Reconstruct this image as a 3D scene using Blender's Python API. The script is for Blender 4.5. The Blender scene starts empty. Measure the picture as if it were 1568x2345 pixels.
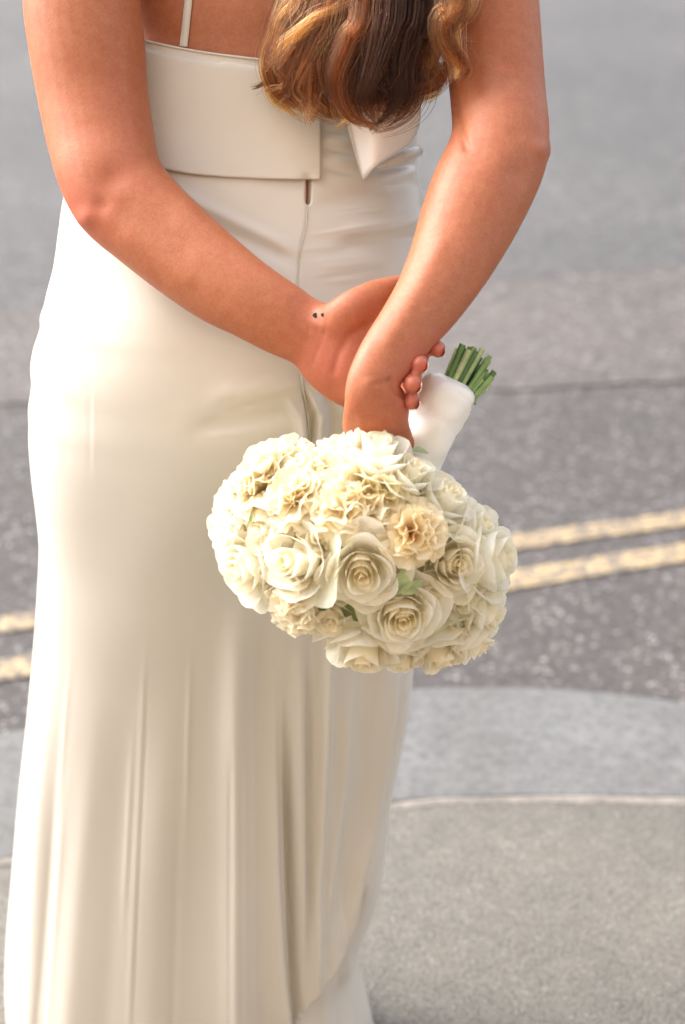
import bpy, bmesh, math, random
import numpy as np
from mathutils import Vector, Matrix
from mathutils.bvhtree import BVHTree

random.seed(7)
RNG = np.random.default_rng(11)
R = math.radians
SC = bpy.context.scene
COL = SC.collection

# ------------------------------------------------------------------ camera, sky, sun, exposure
PITCH = R(23.0)
CAM = Vector((0.0, -1.93, 1.59))
cam_d = bpy.data.cameras.new('camera')
cam_d.lens = 70.0
cam_d.sensor_width = 36.0
cam_d.clip_start = 0.05
cam_d.clip_end = 600.0
cam_d.dof.use_dof = True
cam_d.dof.focus_distance = 1.90
cam_d.dof.aperture_fstop = 4.0
cam = bpy.data.objects.new('camera', cam_d)
cam.location = CAM
cam.rotation_euler = (math.pi / 2 - PITCH, 0, 0)
COL.objects.link(cam)
SC.camera = cam

SUN_EL, SUN_AZ = R(42), R(-66)          # azimuth from +Y, negative = to the left of the picture
world = bpy.data.worlds.new('World')
SC.world = world
world.use_nodes = True
wn = world.node_tree
wn.nodes.clear()
sky = wn.nodes.new('ShaderNodeTexSky')
sky.sky_type = 'NISHITA'
sky.sun_disc = False
sky.sun_elevation = SUN_EL
sky.sun_rotation = SUN_AZ
sky.air_density = 1.0
sky.dust_density = 5.0
sky.ozone_density = 1.0
hs = wn.nodes.new('ShaderNodeHueSaturation')
hs.inputs['Saturation'].default_value = 0.50
bg = wn.nodes.new('ShaderNodeBackground')
bg.inputs['Strength'].default_value = 0.15
wo = wn.nodes.new('ShaderNodeOutputWorld')
wn.links.new(sky.outputs['Color'], hs.inputs['Color'])
wn.links.new(hs.outputs['Color'], bg.inputs['Color'])
wn.links.new(bg.outputs['Background'], wo.inputs['Surface'])

sun_d = bpy.data.lights.new('sun', 'SUN')
sun_d.energy = 0.85
sun_d.angle = R(55)
sun_d.color = (1.0, 0.985, 0.97)
sun = bpy.data.objects.new('sun', sun_d)
sdir = Vector((math.sin(SUN_AZ) * math.cos(SUN_EL), math.cos(SUN_AZ) * math.cos(SUN_EL), math.sin(SUN_EL)))
sun.rotation_euler = sdir.to_track_quat('Z', 'Y').to_euler()
sun.location = (-3, 4, 8)
COL.objects.link(sun)

vs = SC.view_settings
vs.view_transform = 'Standard'
vs.look = 'None'
vs.gamma = 1.0
vs.exposure = 1.82
vs.use_curve_mapping = False

# ------------------------------------------------------------------ helpers
FPX = 2345.0 * 70.0 / 36.0
FWD = Vector((0, math.cos(PITCH), -math.sin(PITCH)))
UP = Vector((0, math.sin(PITCH), math.cos(PITCH)))
RIGHT = Vector((1, 0, 0))


def ray(px, py):
    return RIGHT * ((px - 784.0) / FPX) + UP * (-(py - 1172.5) / FPX) + FWD


def at(px, py, Y):                       # the point on the vertical plane Y seen in that direction
    d = ray(px, py)
    return CAM + d * ((Y - CAM.y) / d.y)


def ground(px, py, z=0.0):
    d = ray(px, py)
    return CAM + d * ((z - CAM.z) / d.z)


def mpp(p):                              # metres per photo pixel at a point
    return (p - CAM).dot(FWD) / FPX


def lerp(a, b, t):
    return a + (b - a) * t


def sstep(a, b, x):
    t = np.clip((x - a) / (b - a), 0, 1)
    return t * t * (3 - 2 * t)


def mesh_obj(name, verts, faces, mat=None, parent=None, smooth=True, kind=None):
    me = bpy.data.meshes.new(name)
    me.from_pydata([tuple(v) for v in verts], [], [tuple(f) for f in faces])
    me.update()
    if smooth:
        me.polygons.foreach_set('use_smooth', [True] * len(me.polygons))
    if mat:
        me.materials.append(mat)
    o = bpy.data.objects.new(name, me)
    COL.objects.link(o)
    if parent:
        o.parent = parent
    if kind:
        o['kind'] = kind
    return o


def thing(o, label, cat, group=None):
    o['label'] = label
    o['category'] = cat
    if group:
        o['group'] = group
    return o


def empty(name, loc=(0, 0, 0)):
    o = bpy.data.objects.new(name, None)
    o.location = loc
    o.empty_display_size = 0.05
    COL.objects.link(o)
    return o


def spline(pts, n):
    """Catmull-Rom through rows of numbers, n samples per span."""
    P = np.array(pts, float)
    P = np.vstack([2 * P[0] - P[1], P, 2 * P[-1] - P[-2]])
    out = []
    for i in range(1, len(P) - 2):
        for k in range(n):
            t = k / n
            a, b, c, d = P[i - 1], P[i], P[i + 1], P[i + 2]
            out.append(0.5 * (2 * b + (c - a) * t + (2 * a - 5 * b + 4 * c - d) * t * t + (3 * b - a - 3 * c + d) * t ** 3))
    out.append(P[-2])
    return np.array(out)


def interp(table, x):
    T = np.array(table, float)
    return np.interp(x, T[:, 0], T[:, 1])


def smooth_table(table, n=8):
    return spline(table, n)


def loft(points, ns=28, side=None):
    """points: rows (Vector centre, half width, half depth). Returns verts, faces of a closed tube with round ends."""
    C = [p[0] for p in points]
    V, F = [], []
    m = len(C)
    for i in range(m):
        t = (C[min(i + 1, m - 1)] - C[max(i - 1, 0)]).normalized()
        view = (C[i] - CAM).normalized() if side is None else side
        a = t.cross(view)
        if a.length < 0.15:
            a = t.cross(Vector((0.3, 0.2, 1)))
        a.normalize()
        b = a.cross(t).normalized()
        for k in range(ns):
            th = 2 * math.pi * k / ns
            V.append(C[i] + a * (math.cos(th) * points[i][1]) + b * (math.sin(th) * points[i][2]))
    for i in range(m - 1):
        for k in range(ns):
            k2 = (k + 1) % ns
            F.append((i * ns + k, i * ns + k2, (i + 1) * ns + k2, (i + 1) * ns + k))
    F.append(tuple(range(ns))[::-1])
    F.append(tuple((m - 1) * ns + k for k in range(ns)))
    return V, F


def pxloft(rows, n=6, ns=28):
    """rows (px, py, half-width px, Y, depth ratio) -> loft."""
    S = spline(rows, n)
    pts = []
    for px, py, hw, Y, dr in S:
        c = at(px, py, Y)
        w = hw * mpp(c)
        pts.append((c, w, w * dr))
    return loft(pts, ns)


def capped(pts, r_list, ns=14, n=6):
    """finger-like tube with a hemispherical tip; pts are Vectors."""
    S = spline([(p.x, p.y, p.z, r) for p, r in zip(pts, r_list)], n)
    rows = [(Vector(s[:3]), s[3], s[3]) for s in S]
    d = (rows[-1][0] - rows[-2][0]).normalized()
    c, r = rows[-1][0], rows[-1][1]
    for a in (25, 50, 70, 85):
        rows.append((c + d * (r * math.sin(R(a))), r * math.cos(R(a)), r * math.cos(R(a))))
    return loft(rows, ns)


def merge(parts):
    V, F = [], []
    for v, f in parts:
        o = len(V)
        V += list(v)
        F += [tuple(i + o for i in q) for q in f]
    return V, F


def remesh(V, F, voxel, smooth_it=4):
    me = bpy.data.meshes.new('tmp')
    me.from_pydata([tuple(v) for v in V], [], F)
    bm = bmesh.new()
    bm.from_mesh(me)
    bmesh.ops.recalc_face_normals(bm, faces=bm.faces)
    bm.to_mesh(me)
    bm.free()
    o = bpy.data.objects.new('tmp', me)
    COL.objects.link(o)
    md = o.modifiers.new('r', 'REMESH')
    md.mode = 'VOXEL'
    md.voxel_size = voxel
    sm = o.modifiers.new('s', 'SMOOTH')
    sm.factor = 0.5
    sm.iterations = smooth_it
    dg = bpy.context.evaluated_depsgraph_get()
    ev = o.evaluated_get(dg)
    m2 = ev.to_mesh()
    n = len(m2.vertices)
    co = np.empty(n * 3)
    m2.vertices.foreach_get('co', co)
    faces = [tuple(p.vertices) for p in m2.polygons]
    ev.to_mesh_clear()
    bpy.data.objects.remove(o)
    bpy.data.meshes.remove(me)
    return co.reshape(-1, 3), faces


# ------------------------------------------------------------------ materials
def new_mat(name):
    m = bpy.data.materials.new(name)
    m.use_nodes = True
    nt = m.node_tree
    b = nt.nodes['Principled BSDF']
    return m, nt, b


def N(nt, typ, **kw):
    n = nt.nodes.new(typ)
    for k, v in kw.items():
        if hasattr(n, k):
            setattr(n, k, v)
        else:
            n.inputs[k.replace('_', ' ')].default_value = v
    return n


def ramp(nt, src, stops):
    r = nt.nodes.new('ShaderNodeValToRGB')
    el = r.color_ramp.elements
    while len(el) < len(stops):
        el.new(0.5)
    for e, (p, c) in zip(el, stops):
        e.position = p
        e.color = (*c, 1) if len(c) == 3 else c
    nt.links.new(src, r.inputs['Fac'])
    return r.outputs['Color']


def mixc(nt, fac, a, b, mode='MIX'):
    m = nt.nodes.new('ShaderNodeMix')
    m.data_type = 'RGBA'
    m.blend_type = mode
    for sock, v in ((m.inputs[0], fac), (m.inputs[6], a), (m.inputs[7], b)):
        if hasattr(v, 'is_linked') or hasattr(v, 'node'):
            nt.links.new(v, sock)
        elif isinstance(v, (int, float)):
            sock.default_value = v
        else:
            sock.default_value = (*v, 1) if len(v) == 3 else v
    return m.outputs[2]


def coords(nt):
    g = nt.nodes.new('ShaderNodeNewGeometry')
    return g.outputs['Position']


def noise(nt, vec, scale, detail=4, rough=0.55):
    n = nt.nodes.new('ShaderNodeTexNoise')
    n.inputs['Scale'].default_value = scale
    n.inputs['Detail'].default_value = detail
    n.inputs['Roughness'].default_value = rough
    nt.links.new(vec, n.inputs['Vector'])
    return n.outputs['Fac']


def bump(nt, b, h, strength, dist):
    n = nt.nodes.new('ShaderNodeBump')
    n.inputs['Strength'].default_value = strength
    n.inputs['Distance'].default_value = dist
    nt.links.new(h, n.inputs['Height'])
    nt.links.new(n.outputs['Normal'], b.inputs['Normal'])


def mat_asphalt(name, stones, tint, patch_scale=0.8, cell=120, bright=(0.40, 0.385, 0.37), mott=0.15):
    m, nt, b = new_mat(name)
    p = coords(nt)
    v = N(nt, 'ShaderNodeTexVoronoi')
    v.inputs['Scale'].default_value = cell
    nt.links.new(p, v.inputs['Vector'])
    sep = nt.nodes.new('ShaderNodeSeparateColor')
    nt.links.new(v.outputs['Color'], sep.inputs[0])
    c = ramp(nt, sep.outputs[0], [(0.0, stones[0]), (0.5, stones[1]), (0.90, stones[2]), (0.995, bright)])
    c2 = mixc(nt, 0.35, c, ramp(nt, sep.outputs[1], [(0.0, tint[0]), (1.0, tint[1])]))
    gap = ramp(nt, v.outputs['Distance'], [(0.35, (1, 1, 1)), (0.75, (0.6, 0.59, 0.59))])
    c3 = mixc(nt, 1.0, c2, gap, 'MULTIPLY')
    big = ramp(nt, noise(nt, p, patch_scale, 5, 0.6), [(0.3, (0.78, 0.78, 0.79)), (0.7, (1.18, 1.17, 1.15))])
    c4 = mixc(nt, 1.0, c3, big, 'MULTIPLY')
    med = ramp(nt, noise(nt, p, 24, 3, 0.6), [(0.35, (1 - mott,) * 3), (0.65, (1 + mott,) * 3)])
    c5 = mixc(nt, 1.0, c4, med, 'MULTIPLY')
    nt.links.new(c5, b.inputs['Base Color'])
    b.inputs['Roughness'].default_value = 0.75
    bump(nt, b, v.outputs['Distance'], 0.5, 0.003)
    return m


M_ROAD = mat_asphalt('road_asphalt', [(0.0328, 0.0282, 0.0273), (0.0542, 0.0473, 0.0437), (0.0914, 0.0797, 0.0724)],
                     [(0.0536, 0.0473, 0.0471), (0.0914, 0.0755, 0.0648)])
M_PATCH = mat_asphalt('patch_asphalt', [(0.0500, 0.0417, 0.0369), (0.0800, 0.0677, 0.0601), (0.1321, 0.1129, 0.1003)],
                      [(0.0857, 0.0748, 0.0709), (0.1228, 0.1023, 0.0901)], cell=110)
M_FAR = mat_asphalt('far_asphalt', [(0.0493, 0.0459, 0.0444), (0.0707, 0.0664, 0.0634), (0.0993, 0.0924, 0.0880)],
                    [(0.0735, 0.0706, 0.0690), (0.0907, 0.0847, 0.0819)], patch_scale=0.55, cell=130)
M_PAVE = mat_asphalt('pavement_mastic', [(0.1199, 0.1094, 0.0907), (0.1386, 0.1277, 0.1072), (0.1535, 0.1425, 0.1201)],
                     [(0.1292, 0.1185, 0.1011), (0.1470, 0.1334, 0.1113)], patch_scale=2.0, cell=260, bright=(0.2577, 0.2491, 0.2287), mott=0.09)


def mat_granite():
    m, nt, b = new_mat('granite')
    p = coords(nt)
    n1 = noise(nt, p, 48, 6, 0.75)
    n2 = noise(nt, p, 300, 2, 0.6)
    c = ramp(nt, n1, [(0.32, (0.0419, 0.0402, 0.0381)), (0.48, (0.0976, 0.0948, 0.0896)), (0.62, (0.1445, 0.1408, 0.1340))])
    c2 = mixc(nt, 0.35, c, ramp(nt, n2, [(0.36, (0.0361, 0.0359, 0.0381)), (0.6, (0.1951, 0.1904, 0.1820))]))
    big = ramp(nt, noise(nt, p, 3.5, 4, 0.6), [(0.3, (0.80, 0.79, 0.77)), (0.7, (1.12, 1.13, 1.15))])
    nt.links.new(mixc(nt, 1.0, c2, big, 'MULTIPLY'), b.inputs['Base Color'])
    b.inputs['Roughness'].default_value = 0.6
    bump(nt, b, n1, 0.35, 0.004)
    return m


def mat_simple(name, base, rough=0.6, nscale=40, var=0.15, bmp=0.0):
    m, nt, b = new_mat(name)
    p = coords(nt)
    n = noise(nt, p, nscale, 4)
    lo = tuple(c * (1 - var) for c in base)
    hi = tuple(min(1, c * (1 + var)) for c in base)
    nt.links.new(ramp(nt, n, [(0.3, lo), (0.7, hi)]), b.inputs['Base Color'])
    b.inputs['Roughness'].default_value = rough
    if bmp:
        bump(nt, b, n, bmp, 0.003)
    return m


def mat_yellow():
    m, nt, b = new_mat('worn_yellow_paint')
    p = coords(nt)
    v = N(nt, 'ShaderNodeTexVoronoi')
    v.inputs['Scale'].default_value = 95
    nt.links.new(p, v.inputs['Vector'])
    sep = nt.nodes.new('ShaderNodeSeparateColor')
    nt.links.new(v.outputs['Color'], sep.inputs[0])
    wear = mixc(nt, 0.45, noise(nt, p, 22, 5, 0.75), sep.outputs[0])
    c = ramp(nt, wear, [(0.38, (0.11, 0.095, 0.08)), (0.54, (0.28, 0.195, 0.10)), (0.68, (0.40, 0.295, 0.155))])
    nt.links.new(c, b.inputs['Base Color'])
    b.inputs['Roughness'].default_value = 0.6
    bump(nt, b, v.outputs['Distance'], 0.4, 0.003)
    return m


M_GRANITE = mat_granite()
M_MORTAR = mat_simple('mortar', (0.20, 0.18, 0.158), 0.85, 60, 0.25, 0.3)
M_DIRT = mat_simple('joint_dirt', (0.07, 0.06, 0.05), 0.9, 60, 0.3)
M_YELLOW = mat_yellow()
M_FACADE = mat_simple('unseen_facade', (0.56, 0.45, 0.33), 0.8, 3, 0.12)  # pale warm tone set to bounce fill from behind the camera


def mat_satin(name, base, rough=0.36, weave=True):
    m, nt, b = new_mat(name)
    p = coords(nt)
    n = noise(nt, p, 6, 3)
    lo = tuple(c * 0.97 for c in base)
    nt.links.new(ramp(nt, n, [(0.3, lo), (0.7, base)]), b.inputs['Base Color'])
    b.inputs['Roughness'].default_value = rough
    b.inputs['Specular IOR Level'].default_value = 0.55
    b.inputs['Sheen Weight'].default_value = 0.25
    b.inputs['Sheen Roughness'].default_value = 0.35
    b.inputs['Sheen Tint'].default_value = (1, 0.95, 0.88, 1)
    if weave:
        bump(nt, b, noise(nt, p, 900, 2), 0.10, 0.0004)
    return m


M_DRESS = mat_satin('ivory_satin', (0.625, 0.58, 0.51), 0.25)
M_PANEL = mat_satin('ivory_satin_panel', (0.60, 0.55, 0.47), 0.38)
M_RIBBON = mat_satin('white_ribbon', (0.86, 0.84, 0.80), 0.30, False)
M_SEAM = mat_satin('seam_thread', (0.66, 0.58, 0.46), 0.5, False)


def mat_skin():
    m, nt, b = new_mat('skin')
    p = coords(nt)
    n1 = noise(nt, p, 9, 4)
    n2 = noise(nt, p, 95, 5, 0.7)
    c = ramp(nt, n1, [(0.3, (0.350, 0.1093, 0.0437)), (0.7, (0.419, 0.1504, 0.0673))])
    c2 = mixc(nt, 0.40, c, ramp(nt, n2, [(0.35, (0.363, 0.0911, 0.0400)), (0.65, (0.446, 0.1693, 0.0781))]))
    pore = ramp(nt, noise(nt, p, 520, 2, 0.6), [(0.34, (0.89, 0.87, 0.86)), (0.62, (1.05, 1.05, 1.05))])
    c2 = mixc(nt, 1.0, c2, pore, 'MULTIPLY')
    at_ = nt.nodes.new('ShaderNodeVertexColor')
    at_.layer_name = 'blush'
    sep = nt.nodes.new('ShaderNodeSeparateColor')
    nt.links.new(at_.outputs['Color'], sep.inputs[0])
    c3 = mixc(nt, sep.outputs[0], c2, (0.50, 0.13, 0.085))
    nt.links.new(c3, b.inputs['Base Color'])
    b.inputs['Roughness'].default_value = 0.50
    b.inputs['Specular IOR Level'].default_value = 0.45
    b.inputs['Subsurface Weight'].default_value = 0.18
    b.inputs['Subsurface Radius'].default_value = (1.0, 0.35, 0.2)
    b.inputs['Subsurface Scale'].default_value = 0.007
    bump(nt, b, noise(nt, p, 420, 3, 0.6), 0.25, 0.001)
    return m


M_SKIN = mat_skin()
M_NAIL = mat_simple('fingernail', (0.66, 0.30, 0.22), 0.3, 30, 0.05)
M_NAILTIP = mat_simple('fingernail_tip', (0.78, 0.60, 0.52), 0.25, 30, 0.05)
M_INK = mat_simple('tattoo_ink', (0.025, 0.03, 0.025), 0.95, 300, 0.3)
M_INK.node_tree.nodes['Principled BSDF'].inputs['Specular IOR Level'].default_value = 0.05


def mat_petal(name):
    m = bpy.data.materials.new(name)
    m.use_nodes = True
    nt = m.node_tree
    b = nt.nodes['Principled BSDF']
    out = nt.nodes['Material Output']
    at_ = nt.nodes.new('ShaderNodeVertexColor')
    at_.layer_name = 'tint'
    p = coords(nt)
    n = ramp(nt, noise(nt, p, 120, 3), [(0.3, (0.94, 0.94, 0.91)), (0.7, (1.03, 1.03, 1.02))])
    c = mixc(nt, 1.0, at_.outputs['Color'], n, 'MULTIPLY')
    nt.links.new(c, b.inputs['Base Color'])
    b.inputs['Roughness'].default_value = 0.55
    b.inputs['Specular IOR Level'].default_value = 0.3
    bump(nt, b, noise(nt, p, 260, 3), 0.12, 0.001)
    tr = nt.nodes.new('ShaderNodeBsdfTranslucent')
    nt.links.new(c, tr.inputs['Color'])
    mx = nt.nodes.new('ShaderNodeMixShader')
    mx.inputs[0].default_value = 0.42
    nt.links.new(b.outputs[0], mx.inputs[1])
    nt.links.new(tr.outputs[0], mx.inputs[2])
    nt.links.new(mx.outputs[0], out.inputs['Surface'])
    return m


M_PETAL = mat_petal('petal')
M_LEAF = mat_simple('leaf_green', (0.09, 0.15, 0.045), 0.5, 60, 0.35)
M_CALYX = mat_simple('pale_green', (0.36, 0.42, 0.20), 0.55, 60, 0.3)


def mat_stem():
    m, nt, b = new_mat('flower_stem')
    oi = nt.nodes.new('ShaderNodeObjectInfo')
    c = ramp(nt, oi.outputs['Random'], [(0.0, (0.035, 0.10, 0.03)), (0.45, (0.10, 0.22, 0.06)), (0.7, (0.24, 0.36, 0.13)), (1.0, (0.42, 0.50, 0.27))])
    n = ramp(nt, noise(nt, coords(nt), 90, 3), [(0.3, (0.75, 0.75, 0.75)), (0.7, (1.2, 1.2, 1.2))])
    nt.links.new(mixc(nt, 1.0, c, n, 'MULTIPLY'), b.inputs['Base Color'])
    b.inputs['Roughness'].default_value = 0.4
    return m


M_STEM = mat_stem()
M_CUT = mat_simple('stem_cut_end', (0.42, 0.48, 0.24), 0.6, 200, 0.2)


def mat_hair(name, col):
    m = bpy.data.materials.new(name)
    m.use_nodes = True
    nt = m.node_tree
    nt.nodes.clear()
    out = nt.nodes.new('ShaderNodeOutputMaterial')
    h = nt.nodes.new('ShaderNodeBsdfHairPrincipled')
    h.parametrization = 'COLOR'
    ci = nt.nodes.new('ShaderNodeHairInfo')
    sh = nt.nodes.new('ShaderNodeAttribute')
    sh.attribute_name = 'shade'
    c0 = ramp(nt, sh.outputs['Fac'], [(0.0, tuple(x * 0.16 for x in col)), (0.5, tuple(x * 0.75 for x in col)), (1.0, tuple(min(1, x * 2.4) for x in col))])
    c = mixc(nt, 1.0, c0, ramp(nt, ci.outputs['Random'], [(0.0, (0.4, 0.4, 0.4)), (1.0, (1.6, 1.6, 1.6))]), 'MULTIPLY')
    nt.links.new(c, h.inputs['Color'])
    h.inputs['Roughness'].default_value = 0.24
    h.inputs['IOR'].default_value = 1.38
    h.inputs['Radial Roughness'].default_value = 0.4
    nt.links.new(h.outputs[0], out.inputs['Surface'])
    return m


M_HAIR = [mat_hair('hair_dark', (0.026, 0.0074, 0.0026)), mat_hair('hair_chestnut', (0.155, 0.040, 0.0105)),
          mat_hair('hair_copper', (0.48, 0.160, 0.043))]
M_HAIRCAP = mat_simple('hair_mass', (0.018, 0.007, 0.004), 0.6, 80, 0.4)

# ------------------------------------------------------------------ the setting
ROADZ = -0.11


def ext(pts):
    """extend a polyline far out at both ends"""
    a = pts[0] + (pts[0] - pts[1]).normalized() * 30
    b = pts[-1] + (pts[-1] - pts[-2]).normalized() * 20
    return [a] + pts + [b]


inner_px = [(-300, 2010), (0, 1968), (450, 1897), (900, 1838), (1100, 1824), (1300, 1822), (1568, 1825), (1900, 1838)]
outer_px = [(-300, 1700), (0, 1660), (450, 1606), (900, 1563), (1100, 1557), (1300, 1564), (1568, 1596), (1900, 1665)]
inner = [ground(*p) for p in inner_px]
outer = [ground(*p) for p in outer_px]
inner_s = [Vector((x, y, 0)) for x, y in spline([(p.x, p.y) for p in inner], 10)]
outer_s = [Vector((x, y, 0)) for x, y in spline([(p.x, p.y) for p in outer], 10)]

_d0 = (inner_s[0] - inner_s[1]).normalized()
_d1 = (inner_s[-1] - inner_s[-2]).normalized()
EXT = 7.6                                # the kerb runs on past the picture at both ends
L0K = sum((outer_s[i + 1] - outer_s[i]).length for i in range(len(outer_s) - 1))
inner_s = [inner_s[0] + _d0 * EXT] + inner_s + [inner_s[-1] + _d1 * EXT]
outer_s = [outer_s[0] + _d0 * EXT] + outer_s + [outer_s[-1] + _d1 * EXT]

# pavement: one sheet from the kerb joint back to the building line
inn = ext(inner_s)
V, F = [], []
for p in inn:
    V.append((p.x, p.y - 0.012, 0.0))
for p in inn:
    V.append((p.x, -14.0, 0.0))
n = len(inn)
for i in range(n - 1):
    F.append((i, n + i, n + i + 1, i + 1))
mesh_obj('pavement', V, F, M_PAVE, smooth=False, kind='structure')

# road and the ground beyond as one sheet, then repair patches laid on it
S = 250
mesh_obj('road', [(-S, -S, ROADZ), (S, -S, ROADZ), (S, S, ROADZ), (-S, S, ROADZ)], [(0, 1, 2, 3)], M_ROAD, smooth=False, kind='structure')


def sheet(name, poly_px, mat, z, jit=0.008, ext_x=None):
    P = [ground(x, y, z) for x, y in poly_px]
    V = []
    m = len(P)
    for i in range(m):
        a, b = P[i], P[(i + 1) % m]
        k = max(2, min(60, int((b - a).length / 0.06)))
        for j in range(k):
            q = a.lerp(b, j / k)
            V.append((q.x + random.uniform(-jit, jit), q.y + random.uniform(-jit, jit), z))
    return mesh_obj(name, V, [tuple(range(len(V)))], mat, smooth=False, kind='structure')


sheet('road_patch', [(-500, 935), (-500, 735), (2100, 562), (2100, 850), (1568, 872), (900, 905)], M_PATCH, ROADZ + 0.004)
far0 = ground(-500, 745, ROADZ + 0.004)
far1 = ground(2100, 575, ROADZ + 0.004)
dirv = (far1 - far0).normalized()
a, b_ = far0 - dirv * 20, far1 + dirv * 20
mesh_obj('road_surface', [(a.x, a.y, ROADZ + 0.005), (b_.x, b_.y, ROADZ + 0.005), (b_.x, b_.y + 60, ROADZ + 0.005), (a.x, a.y + 60, ROADZ + 0.005)],
         [(0, 1, 2, 3)], M_FAR, smooth=False, kind='structure')

# kerb: stones laid end to end along the curve, each with rounded arris
kerb = bpy.data.objects.new('kerb', None)
COL.objects.link(kerb)
kerb['kind'] = 'structure'


def along(poly, d):
    acc = 0
    for i in range(len(poly) - 1):
        L = (poly[i + 1] - poly[i]).length
        if acc + L >= d:
            return poly[i].lerp(poly[i + 1], (d - acc) / L)
        acc += L
    return poly[-1]


def length(poly):
    return sum((poly[i + 1] - poly[i]).length for i in range(len(poly) - 1))


Lk = length(outer_s)
Li = length(inner_s)
_ct = [k * 0.95 for k in range(8)] + [EXT + f * L0K for f in (0.20, 0.46, 0.86)]
while _ct[-1] + 0.95 < Lk:
    _ct.append(_ct[-1] + 0.95)
cuts = [c / Lk for c in _ct] + [1.0]
for s0, s1 in zip(cuts[:-1], cuts[1:]):
    V, F = [], []
    K = 14
    prof = [(0.0, -0.16), (0.0, -0.008), (0.012, 0.0), (0.5, 0.003), (0.93, 0.0), (0.975, -0.010), (1.0, -0.035), (1.0, -0.16)]
    for k in range(K + 1):
        g = (0.004 / Lk)
        t = lerp(s0 + g, s1 - g, k / K)
        A, B = along(inner_s, t * Li), along(outer_s, t * Lk)
        for u, z in prof:
            q = A.lerp(B, u)
            V.append((q.x, q.y, z + random.uniform(-0.0008, 0.0008) * (z > -0.1)))
    m = len(prof)
    for k in range(K):
        for j in range(m - 1):
            F.append((k * m + j, k * m + j + 1, (k + 1) * m + j + 1, (k + 1) * m + j))
    F.append(tuple(range(m)))
    F.append(tuple(K * m + j for j in range(m))[::-1])
    mesh_obj('kerb_stone', V, F, M_GRANITE, kerb, smooth=False)
# dark joint and pale mortar lip between kerb and pavement
V, F = [], []
for i, p in enumerate(inner_s):
    V += [(p.x, p.y + 0.002, -0.012), (p.x, p.y - 0.014, -0.012)]
for i in range(len(inner_s) - 1):
    F.append((2 * i, 2 * i + 1, 2 * i + 3, 2 * i + 2))
mesh_obj('joint', V, F, M_DIRT, kerb, smooth=False)
V, F = [], []
dense = [along(inner_s, Li * k / 1200) for k in range(1201)]
for i, p in enumerate(dense):
    w = 0.024 + 0.003 * math.sin(i * 0.11) + random.uniform(-0.003, 0.003)
    e = 0.005 + 0.0015 * math.sin(i * 0.4)
    V += [(p.x, p.y - e, -0.013), (p.x, p.y - e - 0.002, 0.004), (p.x, p.y - w * 0.6, 0.005), (p.x, p.y - w, 0.0005)]
for i in range(len(dense) - 1):
    for j in range(3):
        F.append((4 * i + j, 4 * i + j + 1, 4 * i + 4 + j + 1, 4 * i + 4 + j))
mesh_obj('mortar_strip', V, F, M_MORTAR, kerb)


def yellow(cpts, half_px, label):
    A, B = ground(*cpts[0], ROADZ), ground(*cpts[1], ROADZ)
    d = (B - A).normalized()
    nrm = Vector((-d.y, d.x, 0))
    A2, B2 = A - d * 8, B + d * 8
    w = half_px
    L = (B2 - A2).length
    k = int(L / 0.012)
    V, F = [], []
    for i in range(k + 1):
        q = A2.lerp(B2, i / k)
        j1, j2 = random.uniform(-1, 1) * 0.004, random.uniform(-1, 1) * 0.004
        wob = 0.005 * math.sin(i * 0.045) + 0.002 * math.sin(i * 0.11)
        V += [q + nrm * (-w + j1 + wob) + Vector((0, 0, 0.004)), q + nrm * (w + j2 + wob) + Vector((0, 0, 0.004))]
    for i in range(k):
        F.append((2 * i, 2 * i + 2, 2 * i + 3, 2 * i + 1))
    o = mesh_obj('road_marking', V, F, M_YELLOW, smooth=False, kind='structure')
    o['label'] = label


yellow([(30, 1426), (1568, 1186)], 0.035, 'worn yellow line on the asphalt, the one farther from the kerb')
yellow([(30, 1530), (1568, 1265)], 0.040, 'worn yellow line on the asphalt, the one closer to the kerb')

# unseen house front added behind the camera: blocks sky, bounces warm fill onto her back
fac = mesh_obj('unseen_building', [(-14, -6.0, 0), (14, -6.0, 0), (14, -6.0, 8.0), (-14, -6.0, 8.0),
                            (-14, -14, 0), (14, -14, 0), (14, -14, 8.0), (-14, -14, 8.0)],
               [(0, 1, 2, 3), (5, 4, 7, 6), (4, 0, 3, 7), (1, 5, 6, 2), (3, 2, 6, 7)], M_FACADE, smooth=False, kind='structure')

# ------------------------------------------------------------------ the dress
XL = smooth_table([(-420, 300), (-300, 215), (-150, 225), (0, 240), (90, 232), (200, 205), (330, 172), (450, 146), (520, 136), (600, 125), (660, 110), (690, 103), (715, 95), (742, 94), (790, 79), (828, 73), (868, 75), (920, 68), (955, 69),
                   (1000, 69), (1080, 77), (1150, 87), (1230, 94), (1320, 90), (1420, 83), (1520, 74), (1640, 62), (1800, 45), (1960, 32), (2120, 18),
                   (2240, 14), (2345, 20), (2420, 22)])
XR = smooth_table([(-420, 880), (-300, 985), (-150, 1000), (0, 985), (90, 968), (180, 960), (270, 958), (345, 955), (400, 958), (470, 974), (600, 985), (800, 985), (1000, 972), (1200, 962),
                   (1400, 955), (1545, 945), (1640, 934), (1720, 918), (1830, 897), (1930, 885), (2060, 864), (2140, 838), (2190, 820), (2240, 824), (2290, 838), (2345, 852), (2420, 868)])
YB = smooth_table([(-420, 0.15), (-300, 0.115), (-150, 0.085), (0, 0.062), (90, 0.045), (250, 0.020), (400, -0.012), (550, -0.046), (700, -0.082), (850, -0.100), (1000, -0.107),
                   (1150, -0.105), (1300, -0.095), (1500, -0.080), (1800, -0.068), (2345, -0.070), (2420, -0.072)])
DB = smooth_table([(-420, 0.06), (-300, 0.09), (-150, 0.105), (90, 0.115), (400, 0.105), (700, 0.125), (1000, 0.145), (1300, 0.145), (1700, 0.145), (2420, 0.17)])


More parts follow.
